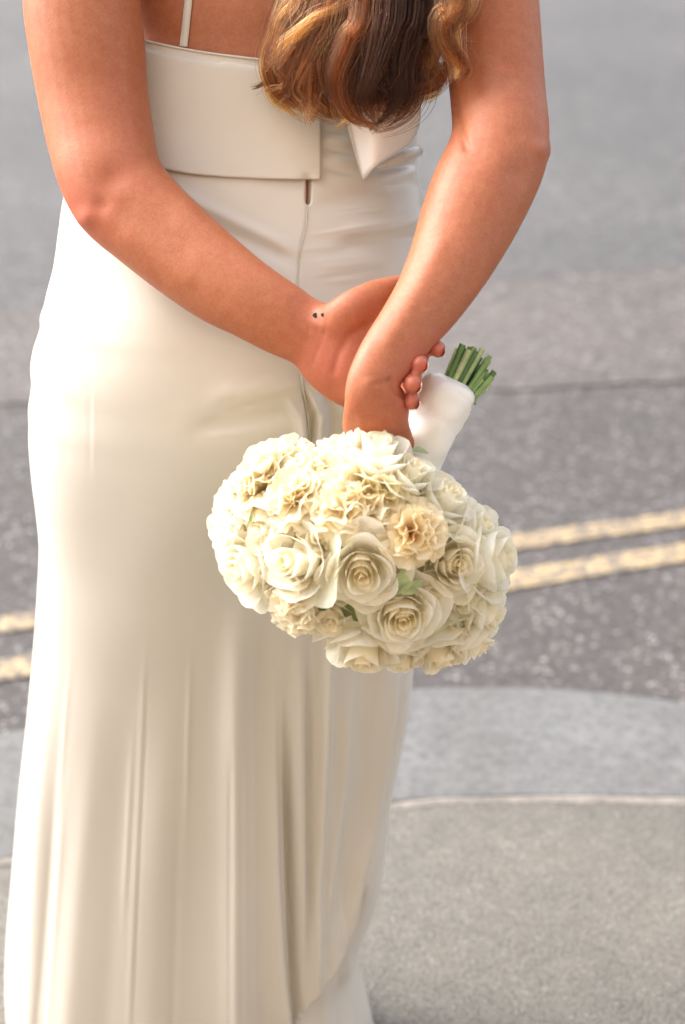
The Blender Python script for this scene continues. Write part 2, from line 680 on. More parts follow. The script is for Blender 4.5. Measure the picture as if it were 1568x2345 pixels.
def tb(T, x):
    return np.interp(x, T[:, 0], T[:, 1])


def ring(row, cosv, sinv, inset=0.0, power=2.3):
    xl, xr, yb, db = tb(XL, row), tb(XR, row), tb(YB, row), tb(DB, row)
    yc = yb + db
    A, B = at(xl, row, yc), at(xr, row, yc)
    cx, hw = (A.x + B.x) / 2, (B.x - A.x) / 2 - inset
    e = 2.0 / power
    x = cx + hw * np.sign(cosv) * np.abs(cosv) ** e
    y = yc - (db - inset) * np.sign(sinv) * np.abs(sinv) ** e
    return x, y, A.z


def project(x, y, z):
    dx, dy, dz = x - CAM.x, y - CAM.y, z - CAM.z
    w = dx * FWD.x + dy * FWD.y + dz * FWD.z
    u = dx
    v = dy * UP.y + dz * UP.z
    return 784 + FPX * u / w, 1172.5 - FPX * v / w


def polydist(px, py, pts, order='y'):
    """signed x-offset from a polyline given as (y, x) table; and mask of its y range"""
    T = np.array(pts, float)
    xs = np.interp(py, T[:, 0], T[:, 1])
    return px - xs


def win(py, y0, y1, f=60):
    return sstep(y0, y0 + f, py) * (1 - sstep(y1 - f, y1, py))


def folds(px, py):
    d = np.zeros_like(px)

    def ridge(tab, w, h, y0, y1, f=80):
        nonlocal d
        q = polydist(px, py, tab)
        d += h * np.exp(-(q / w) ** 2) * win(py, y0, y1, f)

    def stepf(tab, w, h, y0, y1, f=80, decay=120):
        """fabric edge overlapping: rises on the left of the line and falls off sharply to the right"""
        nonlocal d
        q = polydist(px, py, tab)
        s = 1 / (1 + np.exp(q / w))
        d += h * s * np.exp(-np.abs(q) / decay) * win(py, y0, y1, f)

    # long skirt folds
    ridge([(1300, 545), (1700, 540), (2420, 540)], 30, 0.010, 1350, 3000, 260)
    ridge([(1300, 470), (2420, 440)], 60, -0.005, 1400, 3000, 300)
    ridge([(1300, 610), (1700, 600), (2420, 612)], 35, -0.007, 1350, 3000, 260)
    stepf([(1400, 632), (1700, 634), (2000, 640), (2200, 650), (2420, 664)], 2.5, 0.013, 1450, 3000, 500, 70)
    ridge([(1400, 654), (1800, 658), (2100, 668), (2420, 678)], 9, -0.016, 1500, 3000, 450)
    ridge([(1400, 686), (1800, 688), (2420, 700)], 14, 0.007, 1400, 2300, 300)
    ridge([(1400, 708), (1800, 706), (2200, 706)], 8, -0.006, 1400, 2300, 300)
    ridge([(1500, 752), (1700, 742), (2000, 728), (2300, 714)], 10, 0.010, 1400, 2330, 160)
    ridge([(1500, 845), (1800, 830), (2100, 780)], 40, -0.006, 1400, 2250, 160)
    ridge([(1500, 885), (1700, 868), (2000, 830)], 20, 0.004, 1400, 2200, 160)
    ridge([(1500, 912), (1700, 892), (1900, 858), (2050, 812), (2200, 758)], 13, 0.006, 1480, 2200, 150)
    ridge([(1500, 930), (1700, 908), (1900, 872), (2050, 830)], 10, -0.005, 1480, 2150, 150)
    ridge([(1600, 800), (1800, 790), (2000, 762), (2150, 730)], 14, 0.005, 1560, 2200, 150)
    # swept fold at the lower right: hem pulled to the left
    c = np.array([(834, 2040), (818, 2110), (790, 2180), (745, 2245), (712, 2290), (693, 2318)], float)
    best = np.full_like(px, 1e9)
    side = np.zeros_like(px)
    for i in range(len(c) - 1):
        a, b = c[i], c[i + 1]
        ab = b - a
        t = np.clip(((px - a[0]) * ab[0] + (py - a[1]) * ab[1]) / (ab @ ab), 0, 1)
        qx, qy = px - (a[0] + t * ab[0]), py - (a[1] + t * ab[1])
        dist = np.hypot(qx, qy)
        sg = np.sign(ab[0] * qy - ab[1] * qx)
        upd = dist < best
        best = np.where(upd, dist, best)
        side = np.where(upd, sg, side)
    sd = best * side                      # negative: below right of the fold
    fade = sstep(2010, 2150, py)
    d += fade * 0.034 * (1 / (1 + np.exp(-sd / 2.5)) - 0.5) * np.exp(-best / 50)
    d -= fade * 0.014 * np.exp(-((best - 4) / 5) ** 2)
    # left side folds
    ridge([(1400, 130), (1800, 95), (2100, 75), (2420, 60)], 18, 0.003, 1500, 3000, 400)
    ridge([(1400, 165), (1800, 130), (2100, 108), (2420, 95)], 18, -0.002, 1500, 3000, 400)
    ridge([(1400, 235), (1800, 205), (2100, 175), (2420, 150)], 30, 0.0028, 1500, 3000, 500)
    ridge([(1400, 300), (1800, 280), (2420, 235)], 34, -0.0028, 1500, 3000, 500)
    ridge([(1600, 380), (2420, 340)], 40, 0.003, 1600, 3000, 300)
    # side seam of the hip
    ridge([(820, 208), (1120, 206)], 6, -0.0003, 830, 1120, 120)
    ridge([(820, 215), (1120, 213)], 8, 0.0003, 830, 1120, 120)
    # centre back seam with the small opening at its top
    seam = [(380, 707), (465, 704), (520, 700), (560, 690), (600, 683), (700, 681), (850, 690), (940, 704), (1010, 710), (1500, 700)]
    ridge(seam, 3.0, -0.0006, 380, 1250, 30)
    ridge([(380, 707), (470, 705)], 4.5, -0.014, 395, 472, 16)
    stepf(seam, 4, 0.0016, 400, 700, 40, 40)
    # puckers under the hand
    ridge([(880, 640), (960, 690), (1060, 702)], 13, 0.006, 900, 1040, 50)
    ridge([(880, 700), (950, 735), (1020, 728)], 10, 0.007, 890, 1050, 40)
    ridge([(880, 690), (950, 716), (1020, 712)], 8, -0.007, 880, 1050, 40)
    ridge([(880, 740), (960, 765), (1040, 760)], 11, -0.005, 880, 1050, 40)
    # horizontal drag lines at the waist right and under the arm
    def drag(x0, y0, x1, y1, w, h):
        nonlocal d
        t = np.clip((px - x0) / (x1 - x0), 0, 1)
        yy = y0 + (y1 - y0) * t
        d += 0.62 * h * np.exp(-((py - yy) / w) ** 2) * sstep(x0 - 20, x0 + 60, px) * (1 - sstep(x1 - 60, x1 + 20, px))
    drag(715, 470, 960, 420, 22, -0.004)
    drag(760, 535, 985, 500, 16, 0.0045)
    drag(760, 565, 985, 540, 16, -0.004)
    drag(700, 625, 930, 600, 20, 0.003)
    drag(400, 440, 680, 575, 16, 0.004)
    drag(400, 480, 690, 610, 18, -0.004)
    drag(840, 372, 1000, 345, 9, 0.006)
    drag(840, 392, 1000, 368, 10, -0.007)
    drag(480, 905, 720, 880, 24, 0.004)
    drag(430, 985, 700, 935, 26, -0.004)
    for k in range(5):                    # gathers between the panel and the bow tail
        drag(738, 296 + 22 * k, 815, 306 + 24 * k, 7, 0.004 if k % 2 else -0.004)
    rw = random.Random(3)
    for k in range(18):                   # narrow secondary folds of the skirt
        x0_ = rw.uniform(110, 880)
        lean = (x0_ - 560) * 0.10
        y0_ = rw.uniform(1380, 1850)
        ridge([(1300, x0_ - lean), (2420, x0_ + lean * (1 if x0_ < 600 else -1.5))], rw.uniform(5, 11), rw.choice((-1, 1)) * rw.uniform(0.0007, 0.0017), y0_, y0_ + rw.uniform(500, 1200), 220)
    for k in range(14):                   # small pulls at the waist and hips
        x0_, y0_ = rw.uniform(660, 900), rw.uniform(425, 690)
        drag(x0_, y0_, x0_ + rw.uniform(80, 190), y0_ + rw.uniform(-32, 14), rw.uniform(4, 8), rw.choice((-1, 1)) * rw.uniform(0.0006, 0.0014))
    for k in range(9):
        x0_, y0_ = rw.uniform(420, 620), rw.uniform(860, 1060)
        drag(x0_, y0_ + 20, x0_ + rw.uniform(110, 200), y0_ - rw.uniform(0, 40), rw.uniform(5, 10), rw.choice((-1, 1)) * rw.uniform(0.0003, 0.0007))
    # soft unevenness of hanging cloth
    d += 0.0012 * np.sin(px * 0.021 + py * 0.004 + 1.0) * np.sin(py * 0.006 + 0.5)
    return d


def ring_angles(nf, nb):
    th_f = np.linspace(0.06 * math.pi * 0, math.pi, nf, endpoint=False)
    th_b = np.linspace(math.pi, 2 * math.pi, nb, endpoint=False)
    return np.concatenate([th_f, th_b])


# make front columns evenly spaced in x rather than in angle
def front_even(nf, nb, power=2.3):
    xs = np.cos(np.linspace(0, math.pi, nf)) * 0.35 + np.linspace(1, -1, nf) * 0.65
    ang = np.arccos(np.sign(xs) * np.abs(xs) ** (power / 2))
    back = np.linspace(math.pi, 2 * math.pi, nb + 2)[1:-1]
    return np.concatenate([ang, back])


TH = front_even(380, 70)
CT, ST = np.cos(TH), np.sin(TH)
ROWS = np.concatenate([np.linspace(62, 480, 180, endpoint=False), np.linspace(480, 2408, 440)])
GX = np.zeros((len(ROWS), len(TH)))
GY, GZ = np.zeros_like(GX), np.zeros_like(GX)
for i, r_ in enumerate(ROWS):
    x, y, z = ring(r_, CT, ST)
    GX[i], GY[i], GZ[i] = x, y, z
# neckline: lower towards the right
top_drop = np.interp(GX, [-0.25, -0.20, -0.08, 0.10], [0.006, 0.002, -0.013, -0.022])
GZ += top_drop * (1 - sstep(62, 330, ROWS))[:, None]
# normals by finite difference, then fold displacement
P = np.stack([GX, GY, GZ], -1)
du = np.roll(P, -1, 1) - np.roll(P, 1, 1)
dv = np.gradient(P, axis=0)
NR = np.cross(du, dv)
NR /= np.linalg.norm(NR, axis=-1, keepdims=True) + 1e-9
cen = P.mean(axis=1, keepdims=True)
sgn = np.sign(((P - cen) * NR).sum(-1).mean())
NR *= sgn
pxs, pys = project(P[..., 0], P[..., 1], P[..., 2])
frontness = sstep(-0.05, 0.25, ST)[None, :]
D = folds(pxs, pys) * frontness
NF = NR.copy()
P = P + NF * D[..., None]
P[..., 2] = np.maximum(P[..., 2], 0.004)
nr, nc = GX.shape
idx = np.arange(nr * nc).reshape(nr, nc)
q = np.stack([idx[:-1], np.roll(idx, -1, 1)[:-1], np.roll(idx, -1, 1)[1:], idx[1:]], -1).reshape(-1, 4)
DV = P.reshape(-1, 3)
DRESS_BVH = BVHTree.FromPolygons([tuple(v) for v in DV], [tuple(f) for f in q])

person = empty('person', (0.0, 0.05, 0.0))
thing(person, 'woman seen from behind in a long ivory satin dress, wavy brown hair, hands crossed', 'person')


def pw(o):                                # parent to the person keeping world coordinates
    o.parent = person
    o.matrix_parent_inverse = Matrix.Translation(person.location).inverted()
    return o


dress = pw(mesh_obj('dress', DV, q.tolist(), M_DRESS))


def sub(o, par):
    o.parent = par
    return o


def on_dress(px, py, off=0.002):
    d = ray(px, py).normalized()
    hit = DRESS_BVH.ray_cast(CAM, d)
    if hit[0] is None:
        return at(px, py, 0.0)
    return hit[0] - d * off


def ribbon_on(pts, width_px, off, name, mat, par, n=6, caster=on_dress, thick=0.0012):
    S = spline(pts, n)
    V, F = [], []
    for i, (x, y) in enumerate(S):
        a, b = S[max(i - 1, 0)], S[min(i + 1, len(S) - 1)]
        t = np.array([b[0] - a[0], b[1] - a[1]])
        t /= np.linalg.norm(t) + 1e-9
        nx, ny = -t[1], t[0]
        w = width_px / 2
        for s, o_ in ((-1, 0), (-0.9, thick), (0.9, thick), (1, 0)):
            V.append(caster(x + nx * w * s, y + ny * w * s, off + o_))
    for i in range(len(S) - 1):
        for j in range(3):
            F.append((4 * i + j, 4 * i + j + 1, 4 * i + 5 + j, 4 * i + 4 + j))
    return sub(mesh_obj(name, V, F, mat), par)


# rolled hem along the neckline
def rim_obj():
    V, F = [], []
    k = 8
    m = 240
    top = P[0]
    ids = np.linspace(0, 379, m).astype(int)
    for j in ids:
        c = Vector(top[j])
        nrm = Vector((NF[0, j, 0], NF[0, j, 1], 0)).normalized()
        for a in range(k):
            th = 2 * math.pi * a / k
            V.append(c + nrm * (0.0012 * math.cos(th) + 0.0010) + Vector((0, 0, 0.0012 * math.sin(th))))
    for i in range(m - 1):
        for a in range(k):
            b = (a + 1) % k
            F.append((i * k + a, i * k + b, (i + 1) * k + b, (i + 1) * k + a))
    return sub(mesh_obj('neckline_hem', V, F, M_DRESS), dress)


rim_obj()

# wide flat sash panel lying over the back of the bodice
V, F = [], []
NXP, NYP = 60, 40
xs = np.linspace(300, 737, NXP)
for iy in range(NYP):
    v = iy / (NYP - 1)
    for ix, x in enumerate(xs):
        y_top = interp([(300, 76), (335, 85), (410, 100), (600, 135), (737, 154)], x)
        y_bot = interp([(300, 345), (367, 388), (430, 401), (520, 409), (620, 413), (737, 414)], x)
        y = lerp(y_top, y_bot, v)
        off = 0.0022 + 0.0018 * v * v + 0.0014 * math.sin(x * 0.02) * v
        V.append(on_dress(x, y, off))
for iy in range(NYP - 1):
    for ix in range(NXP - 1):
        k = iy * NXP + ix
        F.append((k, k + 1, k + NXP + 1, k + NXP))
pan = sub(mesh_obj('sash_panel', V, F, M_PANEL), dress)
sm = pan.modifiers.new('smooth', 'SMOOTH')
sm.iterations = 6
so = pan.modifiers.new('thick', 'SOLIDIFY')
so.thickness = 0.0012
so.offset = 0.0

# bow tail at the right: a folded satin end
def patch(name, corners_rows, mat, par, nu=14, thick=0.002):
    """corners_rows: rows of (px,py,Y) points; smooth surface through them"""
    rows = [spline(r_, 5) for r_ in corners_rows]
    cols = [spline([rows[k][j] for k in range(len(rows))], 5) for j in range(len(rows[0]))]
    V, F = [], []
    m = len(cols[0])
    for j in range(len(cols)):
        for k in range(m):
            V.append(at(*cols[j][k]))
    for j in range(len(cols) - 1):
        for k in range(m - 1):
            F.append((j * m + k, j * m + k + 1, (j + 1) * m + k + 1, (j + 1) * m + k))
    o = sub(mesh_obj(name, V, F, mat), par)
    s_ = o.modifiers.new('thick', 'SOLIDIFY')
    s_.thickness = thick
    s_.offset = 0.0
    return o


patch('bow_tail', [
    [(786, 200, -0.012), (850, 200, -0.018), (905, 195, -0.014), (955, 180, 0.012)],
    [(800, 265, -0.014), (855, 258, -0.024), (915, 250, -0.012), (962, 238, 0.010)],
    [(814, 325, -0.017), (858, 318, -0.032), (905, 305, -0.014), (958, 290, 0.012)],
    [(833, 412, -0.021), (858, 382, -0.033), (895, 358, -0.016), (938, 328, 0.010)],
], M_RIBBON, dress)
patch('bow_tail', [
    [(780, 200, 0.000), (800, 200, -0.006), (815, 200, -0.010)],
    [(796, 285, -0.004), (808, 285, -0.012), (820, 285, -0.015)],
    [(812, 345, -0.006), (820, 345, -0.015), (828, 345, -0.019)],
    [(832, 411, -0.012), (834, 412, -0.017), (836, 412, -0.021)],
], M_PANEL, dress)
rv, rf = pxloft([(866, 384, 3, 0.000, 0.8), (890, 374, 8, -0.004, 0.8), (925, 358, 12, 0.008, 0.8), (950, 349, 13, 0.030, 0.8), (962, 347, 9, 0.060, 0.8)], 6, 18)
sub(mesh_obj('sash_roll', rv, rf, M_DRESS), dress)
# seams
ribbon_on([(704, 470), (700, 520), (690, 560), (683, 600), (681, 690)], 3, 0.0004, 'seam', M_PANEL, dress, 10, thick=0.0004)
ribbon_on([(688, 850), (696, 900), (704, 945), (709, 1000), (711, 1040)], 5, 0.0015, 'seam', M_DRESS, dress, 10, thick=0.0012)

# ------------------------------------------------------------------ the body
LEFT_ARM = [(265, -330, 120, 0.150, 0.9), (225, -220, 140, 0.11, 0.9), (198, -100, 137, 0.075, 0.88), (187, 0, 135, 0.05, 0.88), (199, 110, 133, 0.028, 0.88), (213, 220, 127, 0.008, 0.88),
            (231, 320, 123, -0.016, 0.88), (250, 395, 119, -0.040, 0.86), (281, 452, 117, -0.055, 0.84), (336, 506, 111, -0.072, 0.82), (424, 583, 104, -0.097, 0.80),
            (508, 648, 97, -0.119, 0.78), (575, 690, 88, -0.133, 0.76), (645, 731, 83, -0.142, 0.72), (708, 764, 79, -0.150, 0.62)]
LEFT_PALM = [(670, 745, 66, -0.138, 0.60), (730, 775, 88, -0.152, 0.52), (762, 787, 106, -0.158, 0.42), (805, 790, 130, -0.164, 0.34), (850, 800, 132, -0.168, 0.30), (895, 812, 112, -0.172, 0.26), (915, 825, 90, -0.172, 0.26)]
RIGHT_ARM = [(1060, -330, 115, 0.150, 0.9), (1090, -220, 128, 0.115, 0.9), (1108, -110, 120, 0.080, 0.88), (1121, 0, 113, 0.05, 0.88), (1130, 110, 112, 0.022, 0.88), (1140, 220, 110, -0.008, 0.88),
             (1146, 300, 112, -0.040, 0.88), (1136, 362, 116, -0.064, 0.86), (1101, 440, 117, -0.092, 0.84), (1066, 520, 110, -0.120, 0.82), (1030, 600, 97, -0.150, 0.80),
             (985, 680, 84, -0.180, 0.78), (935, 750, 74, -0.206, 0.74), (884, 818, 66, -0.230, 0.70), (853, 876, 60, -0.246, 0.66), (857, 930, 71, -0.248, 0.54),
             (862, 985, 77, -0.238, 0.42), (885, 1050, 74, -0.222, 0.36), (915, 1105, 66, -0.210, 0.36)]
parts_a, parts_b = [], []
parts_a.append(pxloft(LEFT_ARM))
parts_a.append(pxloft(LEFT_PALM))
# thenar eminence and thumb rising behind the other forearm
parts_a.append(pxloft([(735, 755, 40, -0.158, 0.7), (785, 728, 54, -0.168, 0.62), (835, 695, 47, -0.162, 0.6), (885, 672, 38, -0.146, 0.75), (930, 655, 28, -0.125, 0.8), (965, 645, 24, -0.105, 0.8)], 6, 20))
# heel of the hand
parts_a.append(pxloft([(690, 805, 30, -0.152, 0.8), (735, 850, 46, -0.160, 0.55), (785, 884, 48, -0.168, 0.45), (840, 890, 40, -0.172, 0.45)], 6, 20))
FING = [
    ([(870, 752, -0.172), (952, 782, -0.172), (998, 796, -0.192), (1002, 802, -0.214)], [21, 21, 20, 18]),
    ([(880, 786, -0.180), (928, 810, -0.186), (957, 824, -0.210), (960, 834, -0.236)], [21, 21, 22, 21]),
    ([(880, 832, -0.186), (918, 854, -0.194), (942, 866, -0.218), (944, 880, -0.248)], [23, 24, 24, 22]),
    ([(870, 880, -0.190), (910, 898, -0.200), (938, 911, -0.226), (942, 921, -0.248)], [19, 19, 20, 19]),
]
tips = []
for pts, rs in FING:
    Pv = [at(*p) for p in pts]
    rr = [r_ * mpp(p) for r_, p in zip(rs, Pv)]
    parts_a.append(capped(Pv, rr))
    tips.append((Pv, rr))
# torso, neck, head, legs
NT = 64
tt = np.linspace(0, 2 * math.pi, NT, endpoint=False)
TV, TF = [], []
trows = list(np.linspace(-420, 1180, 56))
for r_ in trows:
    ins = (0.011 if r_ < 900 else lerp(0.011, 0.045, (r_ - 900) / 280)) if r_ > 60 else lerp(0.011, 0.004, min(1, (60 - r_) / 60))
    x, y, z = ring(r_, np.cos(tt), np.sin(tt), ins)
    for k in range(NT):
        TV.append(Vector((x[k], y[k], z)))
for i in range(len(trows) - 1):
    for k in range(NT):
        k2 = (k + 1) % NT
        TF.append((i * NT + k, i * NT + k2, (i + 1) * NT + k2, (i + 1) * NT + k))
TF.append(tuple(range(NT)))
TF.append(tuple((len(trows) - 1) * NT + k for k in range(NT)))
parts_a.append((TV, TF))
ncx = at(640, -400, 0.2).x


def worldtube(rows, ns=24):
    S = spline(rows, 6)
    return loft([(Vector(s[:3]), s[3], s[4]) for s in S], ns, side=Vector((0, 1, 0)))


parts_a.append(worldtube([(ncx, 0.21, 1.38, 0.085, 0.07), (ncx, 0.235, 1.44, 0.058, 0.058), (ncx, 0.265, 1.50, 0.054, 0.056), (ncx, 0.29, 1.55, 0.05, 0.06)]))
hc = Vector((ncx, 0.325, 1.60))
hax = Vector((0, 0.50, 0.86)).normalized()


def headpt(s, w, dp):
    c = hc + hax * s
    return (c.x, c.y, c.z, w, dp)


parts_a.append(worldtube([headpt(-0.11, 0.025, 0.03), headpt(-0.095, 0.045, 0.06), headpt(-0.05, 0.064, 0.085), headpt(0.0, 0.073, 0.096), headpt(0.05, 0.075, 0.096), headpt(0.09, 0.062, 0.08), headpt(0.118, 0.03, 0.04)]))
parts_a.append(worldtube([(hc.x, hc.y + 0.085, hc.z - 0.01, 0.007, 0.010), (hc.x, hc.y + 0.095, hc.z - 0.035, 0.011, 0.016), (hc.x, hc.y + 0.090, hc.z - 0.055, 0.010, 0.008)]))
for s in (-1, 1):
    parts_a.append(worldtube([(hc.x + s * 0.074, hc.y - 0.005, hc.z - 0.035, 0.006, 0.010), (hc.x + s * 0.080, hc.y - 0.012, hc.z, 0.008, 0.018), (hc.x + s * 0.078, hc.y - 0.01, hc.z + 0.025, 0.006, 0.012)]))
    lx = -0.115 + s * 0.085
    parts_a.append(worldtube([(lx, 0.05, 0.80, 0.085, 0.095), (lx, 0.06, 0.62, 0.072, 0.08), (lx, 0.065, 0.46, 0.055, 0.06), (lx, 0.08, 0.34, 0.052, 0.056), (lx, 0.095, 0.18, 0.036, 0.040), (lx, 0.09, 0.07, 0.034, 0.042), (lx, 0.09, 0.03, 0.036, 0.05)]))
    parts_a.append(worldtube([(lx, 0.05, 0.055, 0.03, 0.03), (lx, 0.12, 0.045, 0.036, 0.03), (lx, 0.19, 0.028, 0.042, 0.018), (lx, 0.245, 0.022, 0.03, 0.012)]))
# shoulder mass
parts_a.append(worldtube([(at(250, -300, 0.14).x, 0.145, 1.395, 0.05, 0.06), (at(450, -330, 0.2).x, 0.185, 1.40, 0.06, 0.07), (ncx, 0.2, 1.41, 0.06, 0.07), (at(850, -330, 0.2).x, 0.185, 1.40, 0.06, 0.07), (at(1075, -300, 0.14).x, 0.145, 1.395, 0.05, 0.06)]))

parts_b.append(pxloft(RIGHT_ARM))
# elbow point, thumb ball, thumb and the fingers round the handle
parts_b.append(pxloft([(1190, 290, 40, -0.035, 0.8), (1229, 341, 33, -0.055, 0.8), (1200, 392, 34, -0.07, 0.8)], 6, 20))
parts_b.append(pxloft([(868, 880, 34, -0.240, 0.7), (898, 925, 38, -0.242, 0.6), (905, 975, 30, -0.232, 0.7), (915, 1025, 26, -0.208, 0.8), (950, 1060, 20, -0.175, 0.8), (985, 1060, 16, -0.160, 0.8)], 6, 18))
for k in range(4):
    f0 = Vector(at(905 + 6 * k, 1010 + 36 * k, -0.215))
    pts = [f0, at(955 + 6 * k, 1020 + 36 * k, -0.232), at(1005, 1030 + 34 * k, -0.222), at(1020, 1034 + 33 * k, -0.200), at(1000, 1038 + 32 * k, -0.180)]
    # fingers stay hidden behind the blooms: keep them low on the handle
    pts = [p + Vector((-0.02, 0.012, -0.030)) for p in pts]
    parts_b.append(capped(pts, [0.0085, 0.0085, 0.008, 0.0075, 0.0065]))

va, fa = remesh(*merge(parts_a), 0.0026, 5)
vb, fb = remesh(*merge(parts_b), 0.0024, 5)


def relax(V, F, boxes, its):
    """smooth only inside soft pixel discs (x, y, r)"""
    Q = np.array([f for f in F if len(f) == 4])
    e = np.concatenate([Q[:, [0, 1]], Q[:, [1, 2]], Q[:, [2, 3]], Q[:, [3, 0]]])
    deg = np.bincount(e.ravel(), minlength=len(V)).astype(float)[:, None] + 1e-9
    px, py = project(V[:, 0], V[:, 1], V[:, 2])
    w = np.zeros(len(V))
    for x, y, r_ in boxes:
        w = np.maximum(w, 1 - sstep(0.6, 1.0, np.hypot(px - x, py - y) / r_))
    w = (w * (V[:, 1] < 0.1))[:, None] * 0.6
    for _ in range(its):
        acc = np.zeros_like(V)
        for k in range(3):
            acc[:, k] = np.bincount(e[:, 0], V[e[:, 1], k], len(V)) + np.bincount(e[:, 1], V[e[:, 0], k], len(V))
        V = V + (acc / deg - V) * w
    return V


def relief(V, F, marks):
    """small anatomical relief pressed into the side that faces the street: dents, bumps and skin creases"""
    Q = np.array([f for f in F if len(f) == 4])
    nr = np.cross(V[Q[:, 2]] - V[Q[:, 0]], V[Q[:, 3]] - V[Q[:, 1]])
    n_ = np.zeros_like(V)
    for k in range(4):
        for c in range(3):
            n_[:, c] += np.bincount(Q[:, k], nr[:, c], len(V))
    n_ /= np.linalg.norm(n_, axis=1, keepdims=True) + 1e-12
    if (n_ * (V - V.mean(0))).sum() < 0:
        n_ = -n_
    front = sstep(0.0, 0.3, -(n_ @ np.array(FWD)))
    px, py = project(V[:, 0], V[:, 1], V[:, 2])
    d = np.zeros(len(V))
    for pts, w, h in marks:
        pts = np.array(pts, float)
        best = np.full(len(V), 1e9)
        if len(pts) == 1:
            best = np.hypot(px - pts[0, 0], py - pts[0, 1])
        for a, b in zip(pts[:-1], pts[1:]):
            ab = b - a
            t = np.clip(((px - a[0]) * ab[0] + (py - a[1]) * ab[1]) / (ab @ ab), 0, 1)
            best = np.minimum(best, np.hypot(px - a[0] - t * ab[0], py - a[1] - t * ab[1]))
        d += h * np.exp(-(best / w) ** 2)
    return V + n_ * (d * front)[:, None]


va = relax(va, fa, [(735, 770, 130), (800, 740, 110), (760, 860, 80)], 30)
va = relief(va, fa, [([(258, 408)], 34, -0.0030), ([(196, 500)], 22, 0.0028), ([(232, 470)], 20, -0.0022), ([(300, 470), (420, 560)], 30, -0.0014),
                     ([(430, 500), (560, 600), (660, 680)], 34, 0.0018), ([(300, 545), (420, 640)], 26, 0.0015),
                     ([(752, 706), (742, 760), (716, 836)], 6, -0.0006), ([(738, 712), (726, 770)], 5, -0.0004),
                     ([(620, 690), (700, 735), (738, 748)], 9, 0.0009), ([(640, 720), (715, 768)], 8, 0.0007),
                     ([(842, 742), (800, 768), (775, 810), (765, 850)], 9, -0.0013), ([(810, 700)], 34, 0.0015), ([(745, 860)], 30, 0.0012)])
vb = relief(vb, fb, [([(1040, 240), (1052, 290), (1066, 335)], 9, -0.0026), ([(1085, 345)], 40, -0.0020), ([(1185, 400)], 30, -0.0022), ([(1236, 342)], 18, 0.0030),
                     ([(1190, 300)], 26, -0.0012), ([(1010, 560), (960, 660), (890, 780)], 22, 0.0016), ([(1080, 620), (1000, 740)], 22, -0.0012),
                     ([(900, 866), (878, 878), (850, 880)], 5, -0.0009), ([(892, 872), (906, 898), (922, 908)], 6, -0.0020), ([(846, 880)], 13, 0.0014),
                     ([(822, 950), (835, 1010)], 8, 0.0007), ([(872, 940), (880, 1010)], 8, 0.0006)])
BV = np.vstack([va, vb])
BF = fa + [tuple(i + len(va) for i in f) for f in fb]
body = pw(mesh_obj('body', BV, BF, M_SKIN))
# natural colour of the skin: reddened elbows, palm, fingertips and a few small marks
blush = np.zeros(len(BV))


def dab(px, py, Y, r_, s):
    c = np.array(at(px, py, Y))
    global blush
    blush = np.maximum(blush, s * np.exp(-((BV - c) ** 2).sum(1) / (r_ * r_)))


dab(205, 488, -0.075, 0.034, 0.62)
dab(258, 405, -0.075, 0.030, 0.30)
dab(1245, 340, -0.05, 0.030, 0.22)
dab(770, 830, -0.18, 0.050, 0.50)
dab(865, 950, -0.25, 0.035, 0.30)
dab(820, 690, -0.19, 0.030, 0.20)
dab(220, 300, -0.05, 0.06, 0.14)
for (Pv, rr), (pt, _) in zip(tips, FING):
    dab(*pt[-1], 0.018, 0.80)
    dab(*pt[-2], 0.018, 0.5)
for px, py, Y in [(1148, 155, -0.05), (988, 622, -0.175), (1064, 392, -0.11), (108, 95, -0.03), (100, 135, -0.03), (1055, 560, -0.15)]:
    d = ray(px, py).normalized()
    bvh_tmp = None
    dab(px, py, Y, 0.005, 0.0)
ca = body.data.color_attributes.new('blush', 'FLOAT_COLOR', 'POINT')
BODY_BVH = BVHTree.FromPolygons([tuple(v) for v in BV], BF)


def on_body(px, py, off=0.0005):
    d = ray(px, py).normalized()
    hit = BODY_BVH.ray_cast(CAM, d)
    return (hit[0] - d * off) if hit[0] is not None else at(px, py, 0)


for px, py, r_, s in [(1148, 155, 0.0035, 0.8), (988, 622, 0.0040, 0.6), (1064, 392, 0.003, 0.4), (108, 95, 0.003, 0.5), (986, 618, 0.002, 0.5)]:
    c = np.array(on_body(px, py, 0))
    blush = np.maximum(blush, s * np.exp(-((BV - c) ** 2).sum(1) / (r_ * r_)))
for k in range(40):
    px, py = random.uniform(70, 1240), random.uniform(10, 860)
    d = ray(px, py).normalized()
    hit = BODY_BVH.ray_cast(CAM, d)
    if hit[0] is not None:
        r_, s_ = random.uniform(0.0022, 0.0036), random.uniform(0.15, 0.5)
        blush = np.maximum(blush, s_ * np.exp(-((BV - np.array(hit[0])) ** 2).sum(1) / (r_ * r_)))
ca.data.foreach_set('color', np.repeat(blush[:, None], 4, 1).astype(np.float32).ravel())

# tattoo: two small inked marks on the inner wrist
for (cx, cy, r_) in [(721, 722, 6.5), (738, 721, 4.5)]:
    V = [on_body(cx, cy, 0.0005)]
    for k in range(14):
        rr = r_ * (0.75 + 0.45 * ((k * 7) % 5) / 4)
        V.append(on_body(cx + rr * 0.8 * math.cos(k * math.tau / 14), cy + rr * math.sin(k * math.tau / 14), 0.0005))
    sub(mesh_obj('tattoo', V, [(0, 1 + k, 1 + (k + 1) % 14) for k in range(14)], M_INK), body)

